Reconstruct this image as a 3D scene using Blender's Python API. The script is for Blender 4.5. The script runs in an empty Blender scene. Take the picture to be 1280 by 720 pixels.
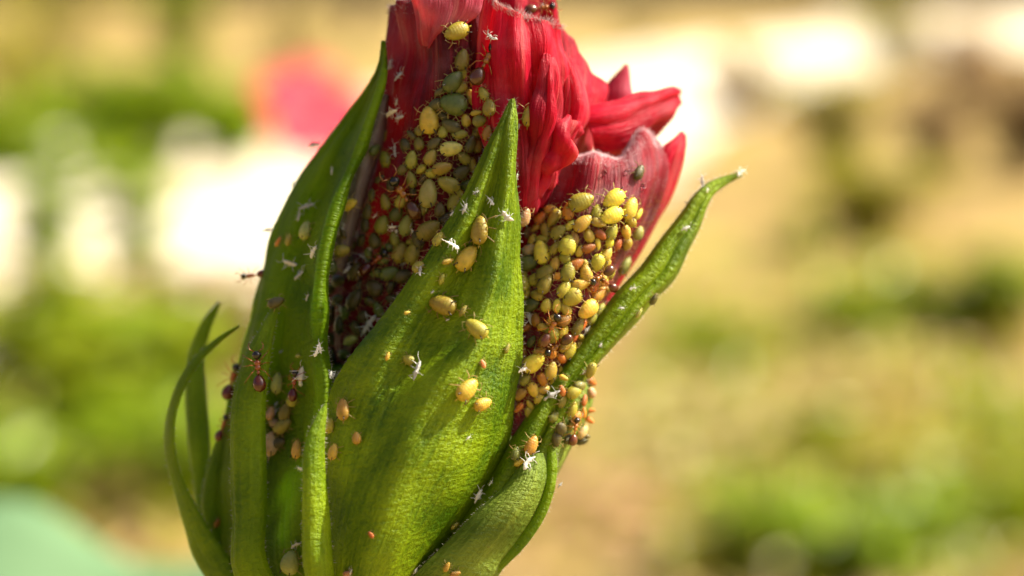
import bpy, bmesh, math, random
from mathutils import Vector, Matrix, noise
from mathutils.bvhtree import BVHTree

random.seed(7)
scene = bpy.context.scene
COL = scene.collection
R = math.radians
MM = 0.001

# ------------------------------------------------------------------ camera
D = 120.0                      # focus distance in mm
K = 35.2 / 120.0 / 640.0       # tangent per photo pixel (1280 px wide)
PITCH = R(9.3)
FOCUS = Vector((0, 0, 0.70))   # point in the middle of the frame, 0.7 m above the soil
FWD = Vector((0, math.cos(PITCH), -math.sin(PITCH)))
UP = Vector((0, math.sin(PITCH), math.cos(PITCH)))
RT = Vector((1, 0, 0))
CAM = FOCUS - FWD * D * MM
cd = bpy.data.cameras.new('camera')
cam = bpy.data.objects.new('camera', cd)
COL.objects.link(cam)
cam.location = CAM
cam.rotation_euler = (math.pi / 2 - PITCH, 0, 0)
cd.sensor_width = 36
cd.lens = 36 / (2 * 35.2 / 120.0)
cd.clip_start = 0.005
cd.clip_end = 3000
cd.dof.use_dof = True
cd.dof.focus_distance = (D - 3.2) * MM
cd.dof.aperture_fstop = 14.5
cd.dof.aperture_blades = 0
scene.camera = cam

# ------------------------------------------------------------------ light
SUN_EL, SUN_AZ = R(47), R(84)          # azimuth: 0 = straight away from the camera, 90 = right
TO_SUN = Vector((math.cos(SUN_EL) * math.sin(SUN_AZ), math.cos(SUN_EL) * math.cos(SUN_AZ), math.sin(SUN_EL)))
world = bpy.data.worlds.new('World')
scene.world = world
world.use_nodes = True
wn = world.node_tree
wn.nodes.clear()
sky = wn.nodes.new('ShaderNodeTexSky')
sky.sky_type = 'NISHITA'
sky.sun_disc = False
sky.sun_elevation = SUN_EL
sky.sun_rotation = SUN_AZ
sky.dust_density = 6.0
sky.air_density = 0.6
sky.ozone_density = 0.3
bg = wn.nodes.new('ShaderNodeBackground')
bg.inputs['Strength'].default_value = 0.07
wo = wn.nodes.new('ShaderNodeOutputWorld')
wn.links.new(sky.outputs[0], bg.inputs['Color'])
wn.links.new(bg.outputs[0], wo.inputs['Surface'])
sl = bpy.data.lights.new('sun', 'SUN')
sl.energy = 4.6
sl.angle = R(0.6)
sl.color = (1.0, 0.90, 0.70)
so = bpy.data.objects.new('sun', sl)
COL.objects.link(so)
so.rotation_euler = (-TO_SUN).to_track_quat('-Z', 'Y').to_euler()
so.location = TO_SUN * 20
vs = scene.view_settings
vs.view_transform = 'Standard'
vs.look = 'None'
vs.gamma = 1
vs.use_curve_mapping = False
vs.exposure = 1.15
scene.render.resolution_x = 1024
scene.render.resolution_y = 576

# ------------------------------------------------------------------ helpers
def P(px, py, w=0.0):
    """photo pixel + millimetres in front of the focus plane -> world point"""
    d = (D - w) * MM
    return CAM + FWD * d + RT * ((px - 640) * K * d) + UP * ((360 - py) * K * d)

def ray(px, py):
    return (FWD + RT * ((px - 640) * K) + UP * ((360 - py) * K)).normalized()

def at_ground(px, py, z=0.0):
    d = ray(px, py)
    t = (z - CAM.z) / d.z
    return CAM + d * t

def tag(o, label=None, cat=None, group=None, kind=None):
    if label: o['label'] = label
    if cat: o['category'] = cat
    if group: o['group'] = group
    if kind: o['kind'] = kind
    return o

def link(name, me, mat=None, parent=None, loc=None):
    o = bpy.data.objects.new(name, me)
    COL.objects.link(o)
    if mat is not None and me is not None and not me.materials:
        for m in (mat if isinstance(mat, (list, tuple)) else [mat]):
            me.materials.append(m)
    if parent is not None:
        o.parent = parent
    if loc is not None:
        o.location = loc
    return o

def empty(name, loc):
    o = bpy.data.objects.new(name, None)
    o.empty_display_size = 0.01
    COL.objects.link(o)
    o.location = loc
    return o

def mesh(name, verts, faces, uvs=None, smooth=True, mids=None):
    me = bpy.data.meshes.new(name)
    me.from_pydata([tuple(v) for v in verts], [], faces)
    if uvs is not None:
        ul = me.uv_layers.new(name='UVMap')
        flat = []
        for l in me.loops:
            u = uvs[l.vertex_index]
            flat += [u[0], u[1]]
        ul.data.foreach_set('uv', flat)
    if smooth:
        me.polygons.foreach_set('use_smooth', [True] * len(me.polygons))
    if mids is not None:
        me.polygons.foreach_set('material_index', mids)
    me.update()
    return me

# ------------------------------------------------------------------ materials
class NT:
    def __init__(s, name):
        s.m = bpy.data.materials.new(name)
        s.m.use_nodes = True
        s.t = s.m.node_tree
        s.t.nodes.clear()
        s.out = s.n('ShaderNodeOutputMaterial')
    def n(s, typ, **kw):
        nd = s.t.nodes.new(typ)
        for k, v in kw.items():
            if k.startswith('i_'):
                nd.inputs[k[2:].replace('_', ' ')].default_value = v
            else:
                setattr(nd, k, v)
        return nd
    def l(s, a, b):
        s.t.links.new(a, b)
    def ramp(s, fac, stops):
        r = s.n('ShaderNodeValToRGB')
        e = r.color_ramp.elements
        while len(e) < len(stops):
            e.new(0.5)
        for i, (p, c) in enumerate(stops):
            e[i].position = p
            e[i].color = (*c, 1) if len(c) == 3 else c
        s.l(fac, r.inputs[0])
        return r.outputs[0]
    def noise(s, vec, scale, detail=3, rough=0.55, mapscale=None):
        if mapscale is not None:
            mp = s.n('ShaderNodeMapping')
            mp.inputs['Scale'].default_value = mapscale
            s.l(vec, mp.inputs['Vector'])
            vec = mp.outputs[0]
        t = s.n('ShaderNodeTexNoise', i_Scale=scale, i_Detail=detail, i_Roughness=rough)
        s.l(vec, t.inputs['Vector'])
        return t.outputs['Fac']
    def mix(s, fac, a, b, mode='MIX'):
        x = s.n('ShaderNodeMix', data_type='RGBA', blend_type=mode)
        if isinstance(fac, (int, float)): x.inputs[0].default_value = fac
        else: s.l(fac, x.inputs[0])
        for i, v in ((6, a), (7, b)):
            if isinstance(v, tuple): x.inputs[i].default_value = (*v, 1)
            else: s.l(v, x.inputs[i])
        return x.outputs[2]
    def math(s, op, a, b=0.0, c=None):
        x = s.n('ShaderNodeMath', operation=op)
        for i, v in ((0, a), (1, b)) + (((2, c),) if c is not None else ()):
            if isinstance(v, (int, float)): x.inputs[i].default_value = v
            else: s.l(v, x.inputs[i])
        return x.outputs[0]
    def bump(s, h, dist, strength=1.0):
        b = s.n('ShaderNodeBump')
        b.inputs['Strength'].default_value = strength
        b.inputs['Distance'].default_value = dist
        s.l(h, b.inputs['Height'])
        return b.outputs[0]

def leafy(name, c_lo, c_hi, c_trans, trans=0.35, rough=0.42, wr=(0.9, 2.4), wr_amp=0.05, spec=0.28, vein=0.25, spots=None):
    """plant tissue; uv is in millimetres (u across, v along)"""
    t = NT(name)
    uv = t.n('ShaderNodeTexCoord').outputs['UV']
    n1 = t.noise(uv, 0.22, 4)
    n2 = t.noise(uv, 3.2, 3, 0.65)
    n3 = t.noise(uv, 1.0, 4, 0.6, (wr[0], wr[1], 1))       # cross wrinkles
    n4 = t.noise(uv, 1.0, 3, 0.5, (2.6, 0.10, 1))          # lengthwise veins
    f = t.math('ADD', t.math('MULTIPLY', n1, 0.6), t.math('MULTIPLY', n4, vein))
    f = t.math('ADD', f, t.math('MULTIPLY', n2, 0.28))
    col = t.ramp(f, [(0.44, c_lo), (0.67, c_hi)])
    fl = t.ramp(t.noise(uv, 2.6, 4, 0.75), [(0.60, (0, 0, 0)), (0.68, (1, 1, 1))])
    col = t.mix(t.math('MULTIPLY', fl, 0.35), col, (0.36, 0.46, 0.06))
    if spots:
        sp = t.ramp(t.noise(uv, 0.8, 4, 0.7), [(0.66, (0, 0, 0)), (0.74, (1, 1, 1))])
        col = t.mix(t.math('MULTIPLY', sp, 0.6), col, spots)
    h = t.math('ADD', t.math('MULTIPLY', n3, t.math('MULTIPLY', n1, 1.3)), t.math('MULTIPLY', n2, 0.75))
    h = t.math('ADD', h, t.math('MULTIPLY', n4, 0.8))
    nrm = t.bump(h, wr_amp * MM * 6, 0.9)
    p = t.n('ShaderNodeBsdfPrincipled')
    t.l(col, p.inputs['Base Color'])
    p.inputs['Roughness'].default_value = rough
    p.inputs['Specular IOR Level'].default_value = spec
    t.l(nrm, p.inputs['Normal'])
    tr = t.n('ShaderNodeBsdfTranslucent')
    t.l(t.mix(0.75, col, c_trans), tr.inputs['Color'])
    t.l(nrm, tr.inputs['Normal'])
    mx = t.n('ShaderNodeMixShader')
    mx.inputs[0].default_value = trans
    t.l(p.outputs[0], mx.inputs[1])
    t.l(tr.outputs[0], mx.inputs[2])
    t.l(mx.outputs[0], t.out.inputs['Surface'])
    return t.m

def petalmat(name, c_lo, c_hi, c_vein, c_sheen, c_trans, trans=0.4, bloom=0.4, rough=0.45):
    t = NT(name)
    uv = t.n('ShaderNodeTexCoord').outputs['UV']
    n1 = t.noise(uv, 0.16, 4)
    st = t.noise(uv, 1.0, 4, 0.6, (1.5, 0.09, 1))
    fine = t.noise(uv, 1.0, 3, 0.6, (6.0, 0.5, 1))
    grain = t.noise(uv, 9.0, 2, 0.6)
    f = t.math('ADD', t.math('MULTIPLY', n1, 0.45), t.math('MULTIPLY', st, 0.45))
    f = t.math('ADD', f, t.math('MULTIPLY', fine, 0.14))
    col = t.ramp(f, [(0.43, c_lo), (0.63, c_hi)])
    vn = t.ramp(t.noise(uv, 1.0, 2, 0.5, (0.9, 0.035, 1)), [(0.60, (0, 0, 0)), (0.63, (1, 1, 1)), (0.66, (0, 0, 0))])
    col = t.mix(t.math('MULTIPLY', vn, 0.45), col, c_vein)
    bl = t.ramp(t.noise(uv, 0.34, 5, 0.65), [(0.46, (0, 0, 0)), (0.62, (1, 1, 1))])
    col = t.mix(t.math('MULTIPLY', t.math('MULTIPLY', bl, grain), bloom * 1.6), col, c_sheen)  # sheen painted into the base colour as grainy patches
    h = t.math('ADD', t.math('MULTIPLY', st, 1.0), t.math('MULTIPLY', fine, 0.35))
    h = t.math('ADD', h, t.math('MULTIPLY', grain, 0.10))
    nrm = t.bump(h, 0.45 * MM, 0.95)
    p = t.n('ShaderNodeBsdfPrincipled')
    t.l(col, p.inputs['Base Color'])
    p.inputs['Roughness'].default_value = rough
    p.inputs['Specular IOR Level'].default_value = 0.22
    p.inputs['Sheen Weight'].default_value = 0.04
    p.inputs['Sheen Roughness'].default_value = 0.4
    p.inputs['Sheen Tint'].default_value = (1.0, 0.75, 0.85, 1)
    t.l(nrm, p.inputs['Normal'])
    tr = t.n('ShaderNodeBsdfTranslucent')
    t.l(t.mix(0.7, col, c_trans), tr.inputs['Color'])
    mx = t.n('ShaderNodeMixShader')
    mx.inputs[0].default_value = trans
    t.l(p.outputs[0], mx.inputs[1])
    t.l(tr.outputs[0], mx.inputs[2])
    t.l(mx.outputs[0], t.out.inputs['Surface'])
    return t.m

def shell(name, col, rough=0.3, sss=0.0, rad=(0.3, 0.2, 0.08), coat=0.0, var=0.2, spec=0.5, nscale=900, col2=None, trans=0.0, rings=False):
    t = NT(name)
    tc = t.n('ShaderNodeTexCoord').outputs['Object']
    n = t.noise(tc, nscale, 3)
    rnd = t.n('ShaderNodeObjectInfo').outputs['Random']
    hs = t.n('ShaderNodeHueSaturation')
    hs.inputs['Color'].default_value = (*col, 1)
    t.l(t.math('ADD', t.math('MULTIPLY', rnd, 0.05), 0.475), hs.inputs['Hue'])
    t.l(t.math('ADD', t.math('MULTIPLY', t.math('FRACT', t.math('MULTIPLY', rnd, 7.31)), 0.7), 0.62), hs.inputs['Value'])
    c = hs.outputs[0]
    c = t.mix(t.math('MULTIPLY', t.ramp(n, [(0.4, (0, 0, 0)), (0.7, (1, 1, 1))]), var * 2), c, col2 or tuple(x * 0.45 for x in col))
    p = t.n('ShaderNodeBsdfPrincipled')
    t.l(c, p.inputs['Base Color'])
    p.inputs['Roughness'].default_value = rough
    p.inputs['Specular IOR Level'].default_value = spec
    p.inputs['Subsurface Weight'].default_value = sss
    p.inputs['Subsurface Radius'].default_value = rad
    p.inputs['Subsurface Scale'].default_value = MM
    p.inputs['Coat Weight'].default_value = coat
    p.inputs['Coat Roughness'].default_value = 0.08
    if rings:
        sx = t.n('ShaderNodeSeparateXYZ')
        t.l(tc, sx.inputs[0])
        w_ = t.math('SINE', t.math('ADD', t.math('MULTIPLY', sx.outputs[0], 56.0), t.math('MULTIPLY', n, 1.5)))
        hh = t.math('ADD', t.math('MULTIPLY', w_, 0.10), t.math('MULTIPLY', t.noise(tc, 16, 3, 0.7), 1.2))
        t.l(t.bump(hh, 0.05 * MM, 0.6), p.inputs['Normal'])
    else:
        t.l(t.bump(n, 0.03 * MM, 0.5), p.inputs['Normal'])
    if trans:
        tr = t.n('ShaderNodeBsdfTranslucent')
        t.l(c, tr.inputs['Color'])
        mx = t.n('ShaderNodeMixShader')
        mx.inputs[0].default_value = trans
        t.l(p.outputs[0], mx.inputs[1])
        t.l(tr.outputs[0], mx.inputs[2])
        t.l(mx.outputs[0], t.out.inputs['Surface'])
    else:
        t.l(p.outputs[0], t.out.inputs['Surface'])
    return t.m

M = {}
M['sepal'] = leafy('sepal_green', (0.06, 0.14, 0.001), (0.28, 0.41, 0.004), (0.50, 0.70, 0.003), 0.28)
M['sepal_dark'] = leafy('sepal_left_green', (0.08, 0.17, 0.002), (0.25, 0.39, 0.006), (0.46, 0.70, 0.004), 0.54)
M['sepal_long'] = leafy('sepal_long_green', (0.09, 0.17, 0.002), (0.29, 0.42, 0.006), (0.5, 0.7, 0.004), 0.36, spots=(0.16, 0.12, 0.03))
M['bract'] = leafy('bract_green', (0.08, 0.17, 0.002), (0.26, 0.39, 0.006), (0.46, 0.68, 0.004), 0.40)
M['bract_light'] = leafy('bract_light_green', (0.13, 0.23, 0.003), (0.34, 0.48, 0.010), (0.5, 0.7, 0.01), 0.36)
M['bract_pale'] = leafy('bract_pale_green', (0.10, 0.17, 0.015), (0.26, 0.36, 0.045), (0.4, 0.55, 0.03), 0.25, spots=(0.2, 0.13, 0.05))
M['calyx'] = leafy('calyx_green', (0.05, 0.10, 0.008), (0.12, 0.20, 0.02), (0.2, 0.4, 0.02), 0.15)
M['petal_dark'] = petalmat('petal_maroon', (0.06, 0.001, 0.005), (0.30, 0.004, 0.018), (0.45, 0.12, 0.10), (0.26, 0.10, 0.16), (0.75, 0.006, 0.03), 0.25, 0.30)  # deep red with its left-facing shade put in; purple patches paint the sheen
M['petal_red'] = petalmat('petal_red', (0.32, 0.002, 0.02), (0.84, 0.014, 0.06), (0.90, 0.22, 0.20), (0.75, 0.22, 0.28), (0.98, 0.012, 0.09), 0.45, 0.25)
M['petal_pink'] = petalmat('petal_pink', (0.45, 0.02, 0.06), (0.75, 0.13, 0.22), (0.9, 0.4, 0.4), (0.75, 0.4, 0.5), (0.95, 0.06, 0.12), 0.45, 0.3)
M['petal_plum'] = petalmat('petal_plum', (0.13, 0.004, 0.012), (0.42, 0.02, 0.04), (0.45, 0.22, 0.2), (0.34, 0.20, 0.24), (0.85, 0.012, 0.04), 0.28, 0.5)
M['petal_grey'] = petalmat('petal_grey_edge', (0.20, 0.16, 0.14), (0.36, 0.31, 0.29), (0.4, 0.3, 0.26), (0.5, 0.45, 0.45), (0.6, 0.2, 0.2), 0.3, 0.5)
M['core'] = petalmat('petal_core', (0.10, 0.002, 0.008), (0.30, 0.006, 0.02), (0.4, 0.05, 0.05), (0.3, 0.1, 0.1), (0.7, 0.01, 0.03), 0.2, 0.1)
M['hair'] = shell('plant_hair', (0.75, 0.72, 0.62), 0.5, var=0.05, trans=0.4)
M['hair_pink'] = shell('petal_hair', (0.72, 0.55, 0.58), 0.5, var=0.05, trans=0.4)
M['hair_amber'] = shell('amber_hair', (0.50, 0.20, 0.04), 0.4, var=0.1, trans=0.4)
M['stem'] = leafy('stem_green', (0.05, 0.09, 0.01), (0.10, 0.16, 0.03), (0.1, 0.2, 0.02), 0.05)
AC = {'yellow': (0.48, 0.39, 0.045), 'bright': (0.72, 0.53, 0.075), 'olive': (0.30, 0.27, 0.035), 'pale': (0.44, 0.44, 0.11),
      'green': (0.12, 0.15, 0.025), 'dark': (0.10, 0.085, 0.02), 'orange': (0.52, 0.30, 0.05), 'tan': (0.50, 0.34, 0.17), 'amber': (0.55, 0.20, 0.025), 'pink': (0.6, 0.3, 0.16)}
AM = {k: shell('aphid_' + k, v, 0.40, 0.9, rad=(0.45, 0.32, 0.08), coat=0.08, var=0.3, nscale=4.5, col2=(v[0] * .55, v[1] * .62, v[2] * .5), rings=True) for k, v in AC.items()}
M['aphid_leg'] = shell('aphid_leg', (0.50, 0.36, 0.12), 0.4, var=0.1, nscale=3, trans=0.2)
M['aphid_dark'] = shell('aphid_cornicle', (0.03, 0.022, 0.012), 0.35, var=0.1, nscale=3)
M['ant_dark'] = shell('ant_black', (0.018, 0.012, 0.009), 0.2, coat=0.4, var=0.1, nscale=3)
M['ant_amber'] = shell('ant_amber', (0.42, 0.13, 0.022), 0.25, 0.3, coat=0.5, var=0.15, nscale=3)
M['ant_brown'] = shell('ant_brown', (0.12, 0.028, 0.010), 0.2, coat=0.4, var=0.1, nscale=3)
M['skin'] = shell('shed_skin_white', (0.90, 0.89, 0.86), 0.25, 0.0, var=0.04, nscale=4, trans=0.3, coat=0.3)
def glassy(name):
    t = NT(name)
    p = t.n('ShaderNodeBsdfPrincipled')
    p.inputs['Base Color'].default_value = (0.95, 0.97, 1, 1)
    p.inputs['Roughness'].default_value = 0.02
    p.inputs['Transmission Weight'].default_value = 1.0
    p.inputs['IOR'].default_value = 1.36
    t.l(p.outputs[0], t.out.inputs['Surface'])
    return t.m
M['drop'] = glassy('honeydew')

def bgleaf(name, c1, c2, trans=0.48, rough=0.36):
    t = NT(name)
    tc = t.n('ShaderNodeTexCoord').outputs['Object']
    g = t.n('ShaderNodeNewGeometry')
    f = t.math('ADD', t.math('MULTIPLY', t.noise(tc, 9, 3), 0.6), t.math('MULTIPLY', g.outputs['Random Per Island'], 0.45))
    col = t.ramp(f, [(0.30, c1), (0.72, c2)])
    p = t.n('ShaderNodeBsdfPrincipled')
    t.l(col, p.inputs['Base Color'])
    p.inputs['Roughness'].default_value = rough
    tr = t.n('ShaderNodeBsdfTranslucent')
    t.l(col, tr.inputs['Color'])
    mx = t.n('ShaderNodeMixShader')
    mx.inputs[0].default_value = trans
    t.l(p.outputs[0], mx.inputs[1])
    t.l(tr.outputs[0], mx.inputs[2])
    t.l(mx.outputs[0], t.out.inputs['Surface'])
    return t.m
M['lf_green'] = bgleaf('leaf_mid_green', (0.19, 0.31, 0.004), (0.36, 0.48, 0.012))
M['lf_lime'] = bgleaf('leaf_lime', (0.19, 0.28, 0.004), (0.42, 0.48, 0.012))
M['lf_yellow'] = bgleaf('leaf_yellow_green', (0.25, 0.25, 0.015), (0.50, 0.46, 0.05))
M['lf_tan'] = bgleaf('leaf_dry_tan', (0.28, 0.18, 0.07), (0.55, 0.40, 0.17), 0.2, 0.6)
M['lf_straw'] = bgleaf('leaf_straw', (0.40, 0.33, 0.12), (0.62, 0.52, 0.22), 0.25, 0.6)
M['lf_pink'] = bgleaf('leaf_pinkish', (0.42, 0.20, 0.14), (0.62, 0.34, 0.25), 0.2, 0.6)
M['lf_brown'] = bgleaf('leaf_brown', (0.26, 0.17, 0.08), (0.46, 0.32, 0.16), 0.35, 0.8)
M['lf_red'] = bgleaf('far_petal_red', (0.60, 0.008, 0.05), (0.80, 0.024, 0.10), 0.4, 0.6)
M['lf_sky_sheen'] = bgleaf('leaf_teal_sky_sheen', (0.14, 0.28, 0.14), (0.20, 0.35, 0.18), 0.3, 0.4)  # teal green with the sky's sheen put in as a paler, bluer tone

def groundmat():
    t = NT('soil_with_dry_grass')
    tc = t.n('ShaderNodeTexCoord').outputs['Object']
    a = t.noise(tc, 1.1, 5, 0.6)
    b = t.noise(tc, 14.0, 4, 0.65)
    c = t.ramp(a, [(0.36, (0.20, 0.115, 0.04)), (0.5, (0.32, 0.21, 0.06)), (0.64, (0.32, 0.28, 0.045))])
    c = t.mix(t.math('MULTIPLY', t.ramp(b, [(0.4, (0, 0, 0)), (0.7, (1, 1, 1))]), 0.5), c, (0.42, 0.31, 0.10))
    p = t.n('ShaderNodeBsdfPrincipled')
    t.l(c, p.inputs['Base Color'])
    p.inputs['Roughness'].default_value = 0.9
    t.l(t.bump(b, 0.02, 0.6), p.inputs['Normal'])
    t.l(p.outputs[0], t.out.inputs['Surface'])
    return t.m
M['ground'] = groundmat()
def sandmat():
    t = NT('pale_sand')
    tc = t.n('ShaderNodeTexCoord').outputs['Object']
    a = t.noise(tc, 2.0, 5, 0.6)
    c = t.ramp(a, [(0.34, (0.46, 0.36, 0.20)), (0.46, (0.70, 0.62, 0.46)), (0.6, (0.82, 0.77, 0.66))])
    p = t.n('ShaderNodeBsdfPrincipled')
    t.l(c, p.inputs['Base Color'])
    p.inputs['Roughness'].default_value = 0.85
    t.l(t.bump(t.noise(tc, 60, 3), 0.01, 0.5), p.inputs['Normal'])
    t.l(p.outputs[0], t.out.inputs['Surface'])
    return t.m
M['sand'] = sandmat()
M['bark'] = shell('bark', (0.14, 0.10, 0.06), 0.85, var=0.3, nscale=25)

# ------------------------------------------------------------------ the setting
def sheet_ground():
    n, S = 60, 600.0
    verts, faces = [], []
    def g(i):
        s = (i / n) * 2 - 1
        return S * (abs(s) ** 3) * (1 if s > 0 else -1)
    for j in range(n + 1):
        for i in range(n + 1):
            x, y = g(i), g(j) + 3
            z = 0.03 * noise.noise(Vector((x * 0.8, y * 0.8, 0.3))) if abs(x) < 30 and abs(y) < 30 else 0
            verts.append((x, y, z - 0.02))
    for j in range(n):
        for i in range(n):
            a = j * (n + 1) + i
            faces.append((a, a + 1, a + n + 2, a + n + 1))
    return tag(link('ground', mesh('ground', verts, faces), M['ground']), kind='structure')
sheet_ground()

# pale sand path, crossing from the left foreground to the far right
def path():
    centre = [(-40, -9), (-14, -3), (-6, 1.0), (-3.2, 3.0), (-1.75, 5.5), (-0.5, 10), (1.4, 16), (4.2, 25), (10, 38), (24, 66), (60, 120)]
    width = [2.6, 2.4, 2.2, 3.0, 4.2, 3.4, 3.0, 4.6, 8, 24, 40]
    verts, faces = [], []
    pts = []
    for i in range(len(centre) - 1):
        for k in range(8):
            f = k / 8
            pts.append((centre[i][0] * (1 - f) + centre[i + 1][0] * f, centre[i][1] * (1 - f) + centre[i + 1][1] * f, width[i] * (1 - f) + width[i + 1] * f))
    for i, (x, y, wd) in enumerate(pts):
        a, b = pts[max(0, i - 1)], pts[min(len(pts) - 1, i + 1)]
        dx, dy = b[0] - a[0], b[1] - a[1]
        L = math.hypot(dx, dy)
        nx, ny = -dy / L, dx / L
        for s in (-1, -0.5, 0, 0.5, 1):
            jit = 0.12 * noise.noise(Vector((i * 0.9, s * 3, 1))) if abs(s) == 1 else 0
            verts.append((x + nx * (s + jit) * wd / 2, y + ny * (s + jit) * wd / 2, 0.016))
    for i in range(len(pts) - 1):
        for k in range(4):
            a = i * 5 + k
            faces.append((a, a + 1, a + 6, a + 5))
    return tag(link('path', mesh('path', verts, faces), M['sand']), kind='structure')
path()

# ------------------------------------------------------------------ lofted plant surfaces
def cr(p0, p1, p2, p3, t):
    return 0.5 * ((2 * p1) + (p2 - p0) * t + (2 * p0 - 5 * p1 + 4 * p2 - p3) * t * t + (3 * p1 - p0 - 3 * p2 + p3) * t ** 3)

def spl(pts, n):
    out = []
    m = len(pts) - 1
    for i in range(n + 1):
        s = i / n * m
        k = min(int(s), m - 1)
        f = s - k
        p1, p2 = pts[k], pts[k + 1]
        p0 = pts[k - 1] if k > 0 else p1 * 2 - p2
        p3 = pts[k + 2] if k + 2 <= m else p2 * 2 - p1
        out.append(cr(p0, p1, p2, p3, f))
    return out

def loft(rows, nu, nv, thick=0.3, wob=0.0, wobf=0.25, folds=None, seed=0, origin=None, edge=0.35, tooth=0.0):
    """rows: lists of (px, py, mm) -> a sheet with real thickness, uv in mm"""
    R0 = [spl([P(*c) for c in r], nu) for r in rows]
    colsn = list(zip(*R0))
    grid = [spl(list(c), nv) for c in colsn]          # [u][v]
    G = [[grid[u][v] for u in range(nu + 1)] for v in range(nv + 1)]
    def normals():
        N = []
        for v in range(nv + 1):
            r = []
            for u in range(nu + 1):
                a = G[v][min(u + 1, nu)] - G[v][max(u - 1, 0)]
                b = G[min(v + 1, nv)][u] - G[max(v - 1, 0)][u]
                nn = a.cross(b)
                if nn.length < 1e-12:
                    nn = -FWD.copy()
                nn.normalize()
                if nn.dot(FWD) > 0 and False:
                    nn = -nn
                r.append(nn)
            N.append(r)
        return N
    # arc lengths (mm) for the uv
    ulen = [0.0] * (nu + 1)
    mid = max(range(nv + 1), key=lambda v: (G[v][nu] - G[v][0]).length)
    for u in range(1, nu + 1):
        ulen[u] = ulen[u - 1] + (G[mid][u] - G[mid][u - 1]).length / MM
    vlen = [0.0] * (nv + 1)
    for v in range(1, nv + 1):
        vlen[v] = vlen[v - 1] + (G[v][nu // 2] - G[v - 1][nu // 2]).length / MM
    N = normals()
    H = [[0.0] * (nu + 1) for _ in range(nv + 1)]
    for v in range(nv + 1):
        for u in range(nu + 1):
            q = Vector((ulen[u] * wobf * 1.6, vlen[v] * wobf, seed * 7.3))
            h = wob * noise.noise(q)
            if folds:
                amp, fr = folds
                ph = ulen[u] * fr + 1.2 * noise.noise(Vector((ulen[u] * .25, vlen[v] * .12, seed * 3.1)))
                h += amp * (math.sin(ph) * 0.7 + 0.5 * math.sin(ph * 2.3 + seed)) * (0.55 + 0.7 * abs(noise.noise(Vector((vlen[v] * .15, u * .3, seed)))))
            H[v][u] = h
    for v in range(nv + 1):
        for u in range(nu + 1):
            G[v][u] = G[v][u] + N[v][u] * (H[v][u] * MM)
    if tooth:
        for v in range(nv + 1):
            for u, s in ((0, 1), (nu, -1)):
                inn = (G[v][u + s] - G[v][u])
                G[v][u] = G[v][u] - inn.normalized() * tooth * MM * noise.noise(Vector((v * 0.9, u, seed)))
    N = normals()
    o = origin or Vector((0, 0, 0))
    verts, uvs, faces = [], [], []
    W = nu + 1
    for side in (1, -1):
        for v in range(nv + 1):
            for u in range(nu + 1):
                e = min(u, nu - u) / nu * 2
                ev = min(v, nv - v) / nv * 2
                th = thick * (edge + (1 - edge) * min(1, e * 3.0)) * (edge + (1 - edge) * min(1, ev * 6))
                verts.append(G[v][u] + N[v][u] * (side * th * 0.5 * MM) - o)
                uvs.append((ulen[u] + seed * 3.7, vlen[v] + seed * 11.1))
    B = (nv + 1) * W
    for v in range(nv):
        for u in range(nu):
            a = v * W + u
            faces.append((a, a + 1, a + W + 1, a + W))
            faces.append((B + a, B + a + W, B + a + W + 1, B + a + 1))
    for v in range(nv):
        a = v * W
        faces.append((a, a + W, B + a + W, B + a))
        a = v * W + nu
        faces.append((a, B + a, B + a + W, a + W))
    for u in range(nu):
        a = u
        faces.append((a, B + a, B + a + 1, a + 1))
        a = nv * W + u
        faces.append((a, a + 1, B + a + 1, B + a))
    return verts, faces, uvs, G, N

SURF = []      # (verts world, faces, key) for ray casts
BUD = P(445, 840, -4)
bud = empty('hibiscus_bud', BUD)
tag(bud, 'closed red hibiscus bud in hairy green sepals, covered with aphids', 'flower bud')

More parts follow.
